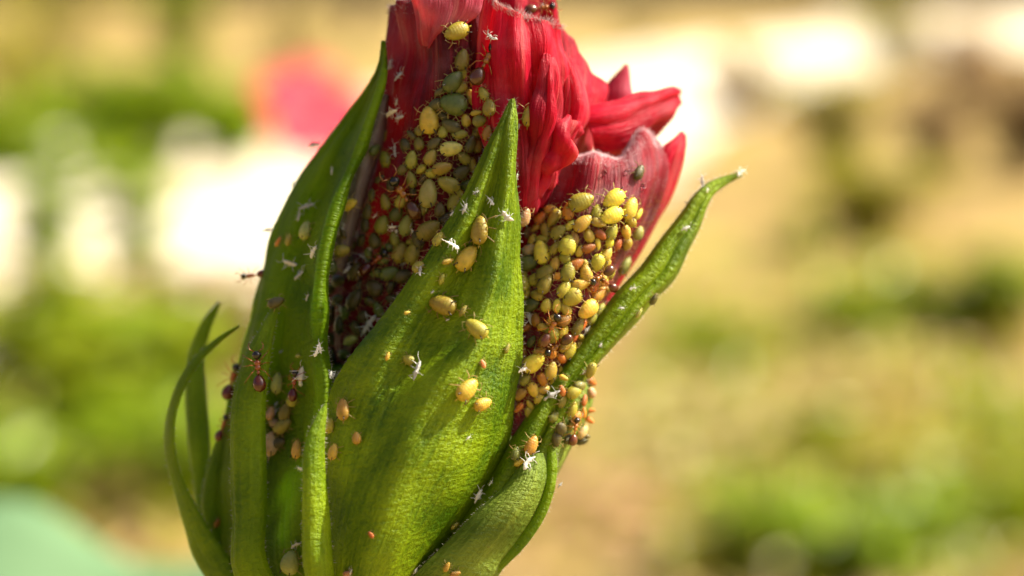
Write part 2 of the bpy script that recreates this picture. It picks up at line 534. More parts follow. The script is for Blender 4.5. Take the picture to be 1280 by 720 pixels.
def hairs(parent, G, N, n, lmin, lmax, mat, where='all', seed=1, rad=0.014, lean=0.5, flip=1, origin=BUD):
    rng = random.Random(seed)
    nv, nu = len(G) - 1, len(G[0]) - 1
    verts, faces = [], []
    for k in range(n):
        if where == 'edge':
            u = rng.choice((0, nu)); v = rng.randint(0, nv)
            side = (G[v][0] - G[v][nu]).normalized() if u == 0 else (G[v][nu] - G[v][0]).normalized()
            d0 = side * 0.8 + N[v][u] * flip * rng.uniform(-.3, .8)
        elif where == 'rim':
            v = rng.randint(0, 15); u = rng.randint(0, nu)
            d0 = (G[0][u] - G[min(12, nv)][u]).normalized() * 0.4 + N[v][u] * flip * 0.8
        elif where == 'top':
            v = rng.choice((0, 0, 0, 1, 1, 2, 3)); u = rng.randint(0, nu)
            d0 = (G[0][u] - G[min(4, nv)][u]).normalized() * 0.6 + N[v][u] * flip * 0.7
        else:
            u = rng.randint(0, nu); v = rng.randint(0, nv)
            d0 = N[v][u] * flip
        p = G[v][u].copy()
        if 0 < u < nu: p = p.lerp(G[v][u + 1], rng.random())
        if 0 < v < nv: p += (G[v + 1][u] - G[v][u]) * rng.random()
        d = (d0 + Vector((rng.uniform(-1, 1), rng.uniform(-1, 1), rng.uniform(-1, 1))) * lean).normalized()
        L = rng.uniform(lmin, lmax) * MM
        r = rad * MM * rng.uniform(.7, 1.3)
        a = d.orthogonal().normalized()
        b = d.cross(a)
        bend = Vector((rng.uniform(-1, 1), rng.uniform(-1, 1), rng.uniform(-.5, 1))) * L * 0.25
        i0 = len(verts)
        m = p + d * L * 0.55 + bend * 0.3
        for q, rr in ((p, r), (m, r * 0.75)):
            for s in range(3):
                an = s * 2.094
                verts.append(q + (a * math.cos(an) + b * math.sin(an)) * rr - origin)
        verts.append(p + d * L + bend - origin)
        for s in range(3):
            t2 = (s + 1) % 3
            faces.append((i0 + s, i0 + t2, i0 + 3 + t2, i0 + 3 + s))
            faces.append((i0 + 3 + s, i0 + 3 + t2, i0 + 6))
    o = link('hairs', mesh('hairs', verts, faces), mat, parent)
    o['kind'] = 'stuff'
    return o

def part(name, rows, nu, nv, mat, key, label=None, surf=True, **kw):
    v, f, uv, G, N = loft(rows, nu, nv, origin=BUD, **kw)
    o = link(name, mesh(name, v, f, uv), mat, bud)
    if label: o['label'] = label
    if surf: SURF.append(([q + BUD for q in v], f, key))
    return o, G, N

def strip(c, widths, ws, belly=0.8, tilt=None):
    """centre line [(px,py)], widths px, depths -> rows of five columns"""
    rows = []
    n = len(c)
    for i in range(n):
        a, b = c[max(0, i - 1)], c[min(n - 1, i + 1)]
        dx, dy = b[0] - a[0], b[1] - a[1]
        L = math.hypot(dx, dy) or 1
        nx, ny = dy / L, -dx / L
        h = widths[i] / 2
        tl = (tilt[i] if isinstance(tilt, (list, tuple)) else (tilt or 0)) * h * 0.055
        bl = belly * h * 0.055
        r = []
        for s in (-1, -.55, 0, .55, 1):
            r.append((c[i][0] + nx * h * s, c[i][1] + ny * h * s, ws[i] + bl * (1 - s * s) + tl * s))
        rows.append(r)
    return rows

# ---- core of folded petals and the calyx cup (closed bodies of revolution)
def body(name, rings, mat, key, n=40, wob=0.35, seed=0):
    verts, uvs, faces = [], [], []
    pr = [Vector(r) for r in [(a, b, c, d, e, 0) for a, b, c, d, e in rings]] if False else rings
    fine = []
    m = (len(pr) - 1) * 6
    for i in range(m + 1):
        s = i / 6
        k = min(int(s), len(pr) - 2)
        f = s - k
        g = lambda q: cr(pr[max(k - 1, 0)][q], pr[k][q], pr[k + 1][q], pr[min(k + 2, len(pr) - 1)][q], f)
        fine.append([g(q) for q in range(5)])
    for i, (y, xl, xr, wc, wr) in enumerate(fine):
        for j in range(n):
            an = 2 * math.pi * j / n
            cx, rx = (xl + xr) / 2, (xr - xl) / 2
            k = 1 + wob * 0.25 * noise.noise(Vector((math.cos(an) * 2.5, math.sin(an) * 2.5, y * 0.006 + seed)))
            p = P(cx + rx * math.cos(an) * k, y, wc + wr * math.sin(an) * k)
            verts.append(p - BUD)
            uvs.append((an * 8, y * 0.055))
    for i in range(len(fine) - 1):
        for j in range(n):
            a, b = i * n + j, i * n + (j + 1) % n
            faces.append((a, b, b + n, a + n))
    faces.append(tuple(range(n)))
    faces.append(tuple(reversed(range(len(verts) - n, len(verts)))))
    o = link(name, mesh(name, verts, faces, uvs), mat, bud)
    SURF.append(([q + BUD for q in verts], faces, key))
    return o
body('petal_core', [(15, 545, 660, -8, 2.2), (60, 515, 690, -8, 4.0), (150, 492, 715, -8.4, 5.2), (250, 462, 745, -9, 5.8), (350, 435, 728, -9.2, 5.4),
                    (450, 415, 670, -9, 4.8), (540, 420, 640, -8, 4.4), (600, 450, 600, -7, 4.0)], M['core'], 'inner', seed=2)
body('calyx_cup', [(455, 345, 630, -6, 4.6), (520, 300, 640, -6, 5.2), (600, 285, 632, -5.8, 5.4), (680, 295, 585, -5.2, 5.2), (740, 325, 530, -4.6, 4.4), (790, 375, 492, -4.2, 3.0),
                   (825, 415, 472, -4, 1.4), (850, 424, 466, -4, 1.1)], M['calyx'], 'cup', wob=0.2, seed=5)

# pedicel and woody stem down to the soil
def tube_mesh(pts, rads, n=10, name='tube'):
    verts, faces = [], []
    for i, p in enumerate(pts):
        a, b = pts[max(0, i - 1)], pts[min(len(pts) - 1, i + 1)]
        d = (b - a).normalized()
        x = d.orthogonal().normalized() if i == 0 else (x - d * x.dot(d)).normalized()
        y = d.cross(x)
        for j in range(n):
            an = 2 * math.pi * j / n
            verts.append(p + (x * math.cos(an) + y * math.sin(an)) * rads[i])
    for i in range(len(pts) - 1):
        for j in range(n):
            a, b = i * n + j, i * n + (j + 1) % n
            faces.append((a, b, b + n, a + n))
    faces.append(tuple(reversed(range(n))))
    faces.append(tuple(range(len(verts) - n, len(verts))))
    return verts, faces
sp = spl([P(445, 815, -4), P(438, 960, -5), P(420, 1150, -6), Vector((-0.03, 0.02, 0.45)), Vector((-0.05, 0.05, 0.2)), Vector((-0.05, 0.06, -0.03))], 40)
v, f = tube_mesh([p - BUD for p in sp], [0.0011 + 0.0045 * (i / 40) ** 1.5 for i in range(41)])
link('stem', mesh('stem', v, f), M['stem'], bud)

# ---- petals
p1 = [
    [(487, 10, -5), (501, 3, -2.4), (520, -2, 0), (545, -12, 1), (572, -14, 1), (602, -10, 0.5)],
    [(484, 75, -5.2), (499, 72, -2.4), (522, 70, 0.0), (550, 70, 1.1), (580, 70, 1.0), (612, 70, 0.3)],
    [(466, 150, -5.8), (485, 150, -2.8), (512, 150, -0.2), (545, 150, 0.8), (580, 150, 0.6), (625, 150, -0.2)],
    [(437, 230, -6.5), (462, 230, -3.5), (496, 230, -0.7), (540, 230, 0.3), (580, 230, 0.0), (640, 230, -0.7)],
    [(404, 330, -7.4), (438, 330, -4.4), (480, 330, -1.6), (525, 330, -0.6), (570, 330, -0.9), (640, 330, -1.9)],
    [(384, 430, -8.0), (420, 430, -5.2), (455, 430, -2.5), (500, 430, -1.6), (550, 430, -1.8), (640, 430, -3.0)],
    [(390, 530, -8.2), (420, 530, -6.2), (455, 530, -3.8), (500, 530, -3.0), (550, 530, -3.0), (620, 530, -3.8)]]
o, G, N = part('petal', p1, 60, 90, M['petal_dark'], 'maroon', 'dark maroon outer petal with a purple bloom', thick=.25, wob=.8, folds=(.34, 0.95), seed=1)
hairs(o, G, N, 420, .15, .45, M['hair_pink'], 'top', 11, flip=-1)
hairs(o, G, N, 500, .1, .25, M['hair_pink'], 'all', 12, flip=-1)

p3 = [
    [(596, -46, -4.5), (640, -44, -3.5), (684, -14, -3), (706, 34, -3), (728, 70, -3.6), (748, 98, -4.6), (766, 114, -6.5)],
    [(600, 20, -3.5), (640, 24, -2.6), (684, 60, -2.2), (706, 92, -1.8), (724, 114, -2.4), (740, 130, -3.8), (756, 142, -6.5)],
    [(620, 110, -2.5), (650, 120, -1.8), (680, 140, -1.4), (700, 155, -1), (716, 165, -1.8), (730, 172, -3.6), (742, 180, -6.5)],
    [(630, 240, -3), (648, 240, -2.2), (664, 240, -1.8), (682, 240, -1.5), (697, 240, -2), (712, 240, -3.6), (724, 240, -6)],
    [(632, 330, -4), (648, 330, -3.2), (664, 330, -2.8), (682, 330, -2.6), (697, 330, -3), (712, 330, -4), (724, 330, -6)]]
o, G, N = part('petal', p3, 56, 70, M['petal_red'], 'red', 'bright red inner petal with pink edge', thick=.2, wob=.5, folds=(.30, 1.25), seed=3)
p3b = [
    [(700, 62, -1.2), (706, 66, -.7), (714, 74, -.9), (722, 84, -2.0)],
    [(700, 95, -.4), (710, 100, .1), (722, 108, -.2), (733, 124, -1.8)],
    [(690, 140, 0), (706, 146, .4), (722, 148, .1), (736, 152, -1.6)],
    [(668, 196, .1), (684, 196, .4), (702, 190, .1), (716, 186, -1.6)],
    [(655, 262, -.6), (664, 262, -.4), (674, 258, -.6), (684, 250, -2)]]
part('petal', p3b, 24, 50, M['petal_red'], 'red', thick=.2, wob=.4, folds=(.22, 1.9), seed=21)
p2 = [
    [(607, -14, 1.1), (622, 4, 1.9), (645, 14, 2.3), (672, 24, 1.7), (698, 33, -0.2)],
    [(595, 62, 1.1), (618, 65, 2.1), (645, 65, 2.4), (675, 68, 1.7), (702, 72, -0.6)],
    [(598, 140, 1.2), (622, 140, 2.1), (650, 140, 2.2), (680, 142, 1.3), (704, 145, -0.9)],
    [(612, 200, 1.0), (632, 200, 1.5), (652, 200, 1.5), (670, 205, 0.9), (686, 210, -0.9)],
    [(625, 275, 0.3), (636, 275, 0.7), (646, 275, 0.7), (656, 272, 0.0), (664, 270, -1.3)]]
o, G, N = part('petal', p2, 52, 90, M['petal_red'], 'red', 'crimson front petal with pale lengthwise veins', thick=.25, wob=.9, folds=(.5, 1.55), seed=4)
p2c = [
    [(684, 70, 1.9), (686, 68, 2.1), (688, 70, 2.1), (691, 76, 1.5)],
    [(672, 105, 2.4), (681, 105, 2.9), (691, 106, 2.8), (702, 112, 0.9)],
    [(662, 150, 2.5), (676, 150, 3.0), (691, 150, 2.7), (706, 152, 0.3)],
    [(652, 200, 1.9), (664, 200, 2.5), (678, 198, 2.1), (694, 196, 0.1)],
    [(644, 268, 0.9), (652, 268, 1.3), (660, 266, 0.9), (670, 262, -0.5)]]
part('petal', p2c, 30, 60, M['petal_red'], 'red', 'crumpled bright red petal fold with a pale peak', thick=.2, wob=.7, wobf=.4, folds=(.25, 1.9), seed=23)
p2d = [
    [(700, 150, .6), (708, 146, 1.2), (716, 150, 1.0), (722, 158, -.4)],
    [(690, 172, 1.0), (700, 170, 1.9), (710, 172, 1.5), (718, 180, -.2)],
    [(680, 190, .8), (690, 196, 1.7), (702, 196, 1.2), (712, 194, -.4)],
    [(664, 240, -.2), (672, 244, .4), (682, 238, .2), (694, 226, -1)]]
part('petal', p2d, 30, 44, M['petal_red'], 'red', 'crumpled red fold beside the felted rim', thick=.2, wob=1.3, wobf=.8, folds=(.3, 2.3), seed=24)
p1b = [
    [(512, -8, 1.2), (540, -16, 2.0), (572, -16, 2.0), (606, -12, 1.6)],
    [(516, 12, 1.2), (540, 14, 1.9), (568, 14, 2.0), (600, 16, 1.6)],
    [(522, 34, 1.0), (538, 38, 1.7), (556, 36, 1.7), (584, 30, 1.3)],
    [(528, 56, .4), (534, 60, .9), (541, 58, .9), (552, 50, .4)]]
part('petal', p1b, 24, 30, M['petal_pink'], 'maroon', 'rosy inner petal showing at the torn top of the maroon one', thick=.15, wob=.5, wobf=.4, folds=(.15, 1.6), seed=27, edge=.1)
pg = [
    [(473, 120, -3.8), (477, 118, -2.8), (482, 118, -2.6), (487, 120, -3.4)],
    [(457, 165, -3.55), (464, 164, -2.15), (472, 164, -1.95), (480, 166, -3.35)],
    [(439, 215, -3.3), (447, 214, -1.7), (456, 214, -1.5), (466, 216, -3.3)],
    [(425, 265, -3.25), (433, 265, -1.65), (443, 266, -1.55), (452, 268, -3.25)],
    [(407, 340, -3.8), (415, 340, -2.4), (424, 340, -2.4), (432, 342, -3.8)]]
o, G, N = part('petal', pg, 16, 50, M['petal_grey'], 'maroon', 'greyish felted petal edge beside the hollow sepal', thick=.2, wob=.3, wobf=.4, seed=25)
hairs(o, G, N, 500, .1, .3, M['hair'], 'all', 26, flip=-1)
o, G, N = None, None, None
v0, f0, u0, G, N = loft(p2, 52, 90, origin=BUD, wob=.9, folds=(.5, 1.55), seed=4)
o = [c for c in bud.children if c.get('label', '').startswith('crimson front')][0]
hairs(o, G, N, 420, .2, .55, M['hair_pink'], 'top', 13, flip=-1)
p4 = [
    [(779, 83, -8), (781, 81, -7.9), (783, 82, -7.9), (785, 86, -8)],
    [(758, 106, -8.2), (768, 104, -7.6), (780, 106, -7.6), (787, 116, -8)],
    [(748, 126, -8.2), (764, 128, -7.4), (782, 132, -7.4), (792, 140, -8)],
    [(745, 175, -8.5), (764, 178, -7.8), (782, 180, -7.8), (792, 182, -8.5)]]
part('petal', p4, 20, 30, M['petal_pink'], 'right petal', 'pale pink pointed petal tip', thick=.22, wob=.3, seed=5)
p5 = [
    [(724, 138, -3.4), (732, 150, -2.2), (740, 170, -2.4), (745, 200, -3.6)],
    [(762, 134, -4.2), (766, 147, -2.3), (768, 168, -2.6), (765, 204, -3.8)],
    [(790, 124, -5), (796, 136, -3.3), (798, 160, -3.8), (794, 196, -5)],
    [(822, 116, -6.3), (826, 124, -5.3), (826, 144, -5.6), (816, 176, -7)],
    [(850, 113, -8), (852, 116, -7.6), (851, 122, -7.7), (846, 132, -8)]]
o, G, N = part('petal', p5, 30, 60, M['petal_red'], 'right petal', 'red petal curling outward to a point', thick=.3, wob=.7, wobf=.35, folds=(.24, 1.9), seed=6)
hairs(o, G, N, 500, .15, .4, M['hair_pink'], 'edge', 14, flip=-1)
p7 = [
    [(847, 170, -5.6), (851, 166, -5.5), (854, 165, -5.7), (857, 170, -6)],
    [(818, 192, -4.6), (830, 192, -4.2), (843, 194, -4.5), (854, 200, -6)],
    [(802, 232, -4.6), (814, 236, -4.1), (827, 240, -4.4), (840, 243, -6)],
    [(784, 282, -4.6), (794, 286, -4), (806, 290, -4.4), (817, 290, -6)],
    [(764, 326, -4.4), (770, 332, -4), (778, 336, -4.4), (788, 336, -6)],
    [(730, 400, -4.4), (735, 405, -4), (742, 408, -4.4), (748, 405, -6)]]
part('petal', p7, 24, 60, M['petal_red'], 'right petal', 'red outer petal with a rosy tip', thick=.25, wob=.5, folds=(.18, 1.6), seed=7)
p6 = [
    [(714, 186, -2.8), (731, 194, -2.3), (752, 199, -2.2), (774, 196, -2.7), (792, 166, -3.6), (806, 158, -4.8)],
    [(702, 193, -1.6), (728, 201, -.5), (752, 206, -.4), (779, 202, -.8), (802, 178, -2.2), (826, 180, -3.9)],
    [(689, 225, -1), (720, 235, .2), (750, 240, .4), (780, 235, 0), (808, 222, -1.4), (836, 208, -3.8)],
    [(671, 265, -.8), (705, 275, .6), (740, 280, 1), (770, 278, .4), (797, 268, -1.2), (822, 255, -3.8)],
    [(654, 310, -.6), (690, 320, .8), (725, 325, 1.2), (755, 322, .5), (779, 314, -1.2), (800, 304, -3.8)],
    [(645, 380, -.5), (675, 390, 1), (705, 395, 1.2), (728, 390, .4), (746, 380, -1.2), (762, 370, -3.4)],
    [(640, 450, -.5), (660, 460, .8), (680, 465, 1), (697, 460, .2), (709, 455, -1.2), (720, 450, -2.8)],
    [(630, 540, -1), (640, 545, 0), (650, 545, .2), (660, 545, -.3), (668, 540, -1), (675, 535, -2)]]
o, G, N = part('petal', p6, 60, 90, M['petal_plum'], 'plum', 'plum coloured petal with a felted grey rim', thick=.35, wob=.5, folds=(.12, 1.3), seed=8)
hairs(o, G, N, 5200, .12, .40, M['hair_pink'], 'rim', 15, flip=-1, rad=.015)
hairs(o, G, N, 900, .1, .3, M['hair_pink'], 'all', 16, flip=-1)
hairs(o, G[34:], N[34:], 2600, .3, .75, M['hair_amber'], 'all', 116, flip=-1, rad=.016, lean=1.2)

# ---- sepals
s1 = [
    [(639, 125, 3.4), (640, 124, 3.4), (640.5, 124, 3.4), (641, 124, 3.4), (642, 124, 3.4), (642.5, 125, 3.4)],
    [(628, 150, 3.22), (632, 150, 3.52), (636, 150, 3.62), (639, 150, 3.62), (641.5, 150, 3.52), (644, 150, 3.22)],
    [(611, 182, 3.14), (619, 183, 3.74), (627.9, 183, 3.63), (638, 183, 3.99), (641, 182, 3.64), (645, 182, 3.14)],
    [(580, 242, 3.36), (592, 246, 4.16), (609.4, 247, 3.56), (630, 247, 4.2), (637, 246, 3.66), (647, 245, 2.96)],
    [(545, 303, 3.38), (561, 309, 4.38), (588.2, 310, 3.43), (621, 310, 4.53), (632, 309, 3.78), (649, 308, 2.78)],
    [(511, 352, 3.3), (531, 359, 4.4), (565.0, 361, 3.45), (610, 361, 4.75), (627, 361, 3.8), (652, 360, 2.5)],
    [(470, 408, 3.2), (494, 416, 4.5), (534.6, 420, 3.75), (590, 420, 5.25), (618, 420, 4.0), (653, 418, 2.2)],
    [(430, 458, 2.8), (460, 469, 4.4), (505.6, 474, 4.25), (562, 472, 5.81), (608, 467, 4.1), (651, 460, 1.8)],
    [(412, 495, 2.2), (440, 510, 4.0), (485.2, 515, 4.85), (540, 513, 5.97), (598, 507, 4.1), (644, 498, 1.2)],
    [(402, 570, 2.0), (424, 575, 4.0), (462, 578, 5.2), (510, 574, 6.1), (576, 567, 4.0), (632, 560, 0.6)],
    [(398, 640, 1.8), (416, 640, 3.7), (444, 642, 4.9), (482, 640, 5.8), (542, 632, 3.9), (594, 625, 0.4)],
    [(402, 720, 1.2), (412, 722, 2.8), (430, 725, 3.9), (455, 725, 4.6), (492, 722, 3.2), (526, 718, 0.2)],
    [(418, 800, -1.5), (428, 802, -0.6), (440, 804, -0.2), (452, 804, 0), (466, 802, -0.6), (478, 798, -1.5)]]
o, G, N = part('sepal', s1, 64, 150, M['sepal'], 'front', 'broad front sepal tapering to a sharp tip', thick=.45, wob=.22, wobf=.3, seed=9, tooth=.12)
hairs(o, G, N, 700, .12, .35, M['hair'], 'edge', 17, flip=-1)
hairs(o, G, N, 1100, .08, .22, M['hair'], 'all', 18, flip=-1)
s2 = [
    [(477, 53, -1.2), (478, 52, -1.1), (479, 51, -1.0), (480, 51, -1.0), (481, 52, -1.0), (482, 53, -1.1)],
    [(470, 95, -2.5), (472, 95, -2.0), (474, 95, -1.6), (477, 93, -1.0), (480, 92, -0.5), (483, 92, -1.0)],
    [(438, 138, -4), (447, 138, -3.3), (455, 137, -3.0), (462, 135, -1.4), (467, 133, 0.3), (473, 132, -0.4)],
    [(396, 190, -4.5), (410, 195, -3.5), (425, 195, -3.1), (438, 192, -1.4), (446, 190, 0.9), (454, 189, 0.0)],
    [(358, 250, -5), (375, 252, -3.3), (395, 255, -2.9), (412, 252, -1.0), (422, 250, 1.5), (431, 250, 0.6)],
    [(337, 310, -5), (355, 312, -2.9), (378, 312, -2.6), (396, 310, -0.5), (406, 308, 2.0), (415, 308, 1.0)],
    [(320, 370, -5), (340, 372, -2.3), (362, 372, -2.3), (385, 370, -0.2), (397, 368, 2.2), (409, 368, 1.2)],
    [(305, 430, -5), (328, 430, -1.9), (355, 432, -2.3), (382, 432, 0.0), (396, 430, 2.1), (410, 430, 1.2)],
    [(288, 490, -5), (318, 490, -1.9), (350, 492, -2.3), (385, 492, 0.2), (400, 492, 1.9), (413, 490, 1.2)],
    [(275, 560, -5), (310, 560, -1.9), (345, 560, -1.7), (380, 560, 0.4), (400, 560, 1.8), (412, 560, 1.3)],
    [(270, 640, -5.2), (305, 640, -1.55), (340, 640, -0.35), (375, 640, 1.1), (400, 640, 1.75), (410, 640, 1.1)],
    [(290, 730, -5), (315, 730, -1.55), (345, 730, 0.05), (380, 730, 1.1), (400, 730, 1.25), (412, 730, 0.6)],
    [(412, 806, -4), (418, 806, -3.0), (424, 806, -2.0), (430, 806, -1.5), (434, 806, -1.2), (438, 806, -1.2)]]
o, G, N = part('sepal', s2, 56, 140, M['sepal_dark'], 'left', 'long hollow sepal with a pale raised rim', thick=.4, wob=.35, wobf=.3, seed=10, tooth=.1)
hairs(o, G, N, 700, .12, .35, M['hair'], 'edge', 19, flip=-1)
hairs(o, G, N, 600, .08, .22, M['hair'], 'all', 20, flip=-1)
e1 = [(927, 215), (905, 222), (885, 230), (866, 247), (850, 270), (824, 303), (800, 335), (772, 365), (748, 397), (725, 430), (700, 465), (668, 505), (640, 548), (596, 622), (520, 720)]
e2 = [(928, 219), (906, 230), (891, 243), (882, 262), (874, 285), (861, 310), (843, 348), (817, 375), (795, 402), (765, 434), (735, 470), (712, 518), (692, 562), (650, 640), (590, 730)]
wz = [-3.5, -3.2, -2.6, -2.2, -2, -1.6, -1.2, -.8, -.5, -.2, .2, .5, .6, .6, 0]
s3 = []
for (a, b, w) in zip(e1, e2, wz):
    k = math.hypot(a[0] - b[0], a[1] - b[1]) / 45
    L = lambda t: (a[0] + (b[0] - a[0]) * t, a[1] + (b[1] - a[1]) * t)
    s3.append([(*L(0), w - .4 * k), (*L(.22), w + .9 * k), (*L(.42), w + .9 * k), (*L(.58), w + .35 * k), (*L(.8), w + .5 * k), (*L(1), w - 1.1 * k)])
o, G, N = part('sepal', s3, 36, 130, M['sepal_long'], 'long', 'narrow sepal bending away from the bud to a hooked tip', thick=.4, wob=.05, wobf=.25, seed=11, tooth=.07)
hairs(o, G, N, 900, .12, .4, M['hair'], 'edge', 21, flip=-1)
hairs(o, G, N, 500, .08, .22, M['hair'], 'all', 22, flip=-1)
# a sepal at the back of the bud
part('sepal', [[(700, 130, -15), (705, 128, -15.5), (710, 130, -15)], [(660, 250, -14), (690, 250, -15.6), (720, 250, -14)], [(600, 400, -12.5), (650, 400, -14), (700, 400, -12)],
               [(520, 600, -10.5), (570, 600, -12), (630, 600, -9)], [(430, 800, -6), (450, 800, -6.5), (470, 800, -6)]], 20, 50, M['sepal_dark'], 'back', thick=.4, wob=.2, seed=31, surf=False)

# ---- bracts of the outer whorl
def bract(c, widths, ws, mat, key, label, seed, belly=.8, tilt=None, nv=70, nh=260, thick=.35):
    o, G, N = part('bract', strip(c, widths, ws, belly, tilt), 20, nv, mat, key, label, thick=thick, wob=.12, seed=seed, tooth=.06)
    hairs(o, G, N, nh, .1, .3, M['hair'], 'edge', 40 + seed, flip=-1)
    return o
bract([(349, 374), (334, 412), (322, 450), (312, 500), (311, 560), (312, 640), (318, 720), (400, 812)], [3, 16, 31, 41, 43, 42, 44, 14], [-.6, .2, .6, 1.0, 1.2, 1.4, 1.4, -1.5], M['bract'], 'strap', 'flat strap shaped bract standing against the hollow sepal', 12, .5)
bract([(407, 505), (399, 530), (393, 560), (393, 600), (395, 650), (400, 720), (425, 806)], [1, 13, 23, 29, 34, 36, 14], [5.0, 5.3, 5.5, 5.5, 5.3, 4.6, -.4], M['bract_light'], 'short', 'short bright bract with a pointed pale tip', 13, .7, tilt=-.55)
BT = .2
bract([(299, 407), (271, 427), (243, 455), (223, 490), (213, 530), (215, 575), (226, 615), (243, 655), (266, 700), (330, 780), (415, 808)], [2, 7, 10, 11, 12, 13, 17, 26, 38, 40, 14], [-2.6, -2.8, -3, -3.2, -3.3, -3.3, -3.2, -3, -2.8, -3, -3.5], M['bract'], 'curled', 'thin bract arching outward and hooking back at the tip', 14, .5, thick=BT, tilt=[0, .4, .8, 1.2, 1.4, 1.4, 1.2, .8, .5, .2, 0])
bract([(274, 378), (257, 408), (246, 445), (245, 490), (249, 550), (254, 610), (262, 665), (320, 750), (410, 806)], [2, 12, 19, 25, 26, 22, 22, 26, 14], [-8, -8, -7.8, -7.5, -7.2, -6.8, -6.4, -6, -5], M['bract'], 'upright', 'upright dark bract behind the arching one', 15, .6)
bract([(284, 524), (276, 560), (268, 600), (264, 640), (275, 690), (340, 760), (412, 808)], [3, 17, 23, 22, 26, 30, 14], [-5.2, -5.2, -5, -4.8, -4.6, -4.8, -4.8], M['bract'], 'pale', 'pale bract edge tucked beside the arching bract', 16, .6)  # added strip, stands in for the lit side of sepal and calyx
b6 = [
    [(647, 582, 1.5), (658, 573, 1.8), (671, 567, 1.8), (684, 566, 1.0)],
    [(625, 611, 2), (645, 605, 2.7), (665, 602, 2.6), (687, 602, 1.2)],
    [(590, 646, 2.2), (615, 641, 3.1), (640, 643, 2.9), (668, 650, 1.1)],
    [(550, 686, 2), (578, 686, 3), (605, 691, 2.6), (635, 697, .9)],
    [(512, 726, 1.5), (535, 731, 2.2), (565, 736, 2), (600, 738, .7)],
    [(450, 806, -1.6), (457, 808, -1), (464, 808, -1), (472, 806, -1.6)]]
o, G, N = part('bract', b6, 28, 60, M['bract_pale'], 'greyish', 'broad greyish green bract at the foot of the bud', thick=.35, wob=.2, seed=17, tooth=.08)
hairs(o, G, N, 300, .1, .3, M['hair'], 'edge', 60, flip=-1)
bract([(682, 540), (688, 560), (690, 585), (686, 615), (674, 646), (652, 678), (622, 708), (580, 745), (470, 812)], [4, 9, 11, 11, 11, 12, 13, 16, 12], [.8, 1, 1.2, 1.3, 1.3, 1.2, 1, .5, -2], M['bract'], 'rim', 'slender curved bract edging the greyish one', 18, .6)
s4 = [
    [(706, 462, -1.6), (718, 462, -1.3), (728, 464, -1.6), (736, 468, -2.6)],
    [(690, 500, -.6), (708, 502, .1), (724, 502, -.4), (738, 504, -2.4)],
    [(672, 540, .2), (690, 545, .8), (706, 545, .2), (720, 545, -2)],
    [(650, 590, .4), (668, 595, 1), (685, 595, .4), (697, 590, -2)],
    [(590, 660, 0), (610, 665, .4), (630, 665, 0), (650, 660, -2)],
    [(500, 760, -2), (510, 765, -1.8), (520, 765, -2), (530, 760, -3)]]
part('sepal', s4, 24, 50, M['bract_pale'], 'low right', thick=.35, wob=.3, seed=19)

# ------------------------------------------------------------------ ray casts onto the bud
allv, allf, fkey = [], [], []
for vs_, fs_, key in SURF:
    b0 = len(allv)
    allv += vs_
    for f_ in fs_:
        allf.append(tuple(i + b0 for i in f_))
        fkey.append(key)
BVH = BVHTree.FromPolygons(allv, allf)
def hit(px, py):
    d = ray(px, py)
    loc, nor, idx, dist = BVH.ray_cast(CAM, d, 0.4)
    if loc is None:
        loc, nor, idx, dist = min((BVH.find_nearest(P(px, py, w * .5)) for w in range(-24, 13)), key=lambda r: r[3])
        key = fkey[idx]
        q = P(px, py, D - (loc - CAM).dot(FWD) / MM) - loc
        if q.length > .45 * MM: q = q.normalized() * .45 * MM
        return loc + q, -d, key
    if nor.dot(d) > 0: nor = -nor
    # soften the normal towards the viewer a little so bodies sit on the ribs, not in them
    return loc, (nor * 0.75 - d * 0.25).normalized(), fkey[idx]

def frame(n, ang, lift=0.0, pos=None, roll=0.0):
    """x = head direction (image angle, degrees), z = surface normal"""
    h = RT * math.cos(R(ang)) + UP * math.sin(R(ang))
    x = (h - n * h.dot(n)).normalized()
    y = n.cross(x)
    m = Matrix((x, y, n)).transposed().to_4x4()
    if roll: m = m @ Matrix.Rotation(roll, 4, 'X')
    m.translation = pos
    return m

# ------------------------------------------------------------------ insects (unit = body length, built along +x, z up)
def lathe_x(prof, n=14, flat=0.78, zlift=0.0, wave=0.0):
    """prof: [(x, radius)]"""
    verts, faces = [], []
    verts.append((prof[0][0], 0, zlift))
    for i, (x, r) in enumerate(prof[1:-1]):
        for j in range(n):
            an = 2 * math.pi * j / n
            z = math.sin(an) * r * (flat if math.sin(an) > 0 else flat * .7)
            verts.append((x, math.cos(an) * r, z + zlift))
    verts.append((prof[-1][0], 0, zlift))
    m = len(prof) - 2
    for j in range(n):
        faces.append((0, 1 + (j + 1) % n, 1 + j))
        for i in range(m - 1):
            a, b = 1 + i * n + j, 1 + i * n + (j + 1) % n
            faces.append((a, b, b + n, a + n))
        faces.append((len(verts) - 1, 1 + (m - 1) * n + j, 1 + (m - 1) * n + (j + 1) % n))
    return verts, faces

def add(acc, vf, mid):
    b = len(acc[0])
    acc[0].extend(Vector(v) for v in vf[0])
    for f_ in vf[1]:
        acc[1].append(tuple(i + b for i in f_))
        acc[2].append(mid)

def limb(pts, r0, r1, n=5):
    pts = [Vector(p) for p in pts]
    m = len(pts) - 1
    return tube_mesh(pts, [r0 + (r1 - r0) * i / m for i in range(m + 1)], n)

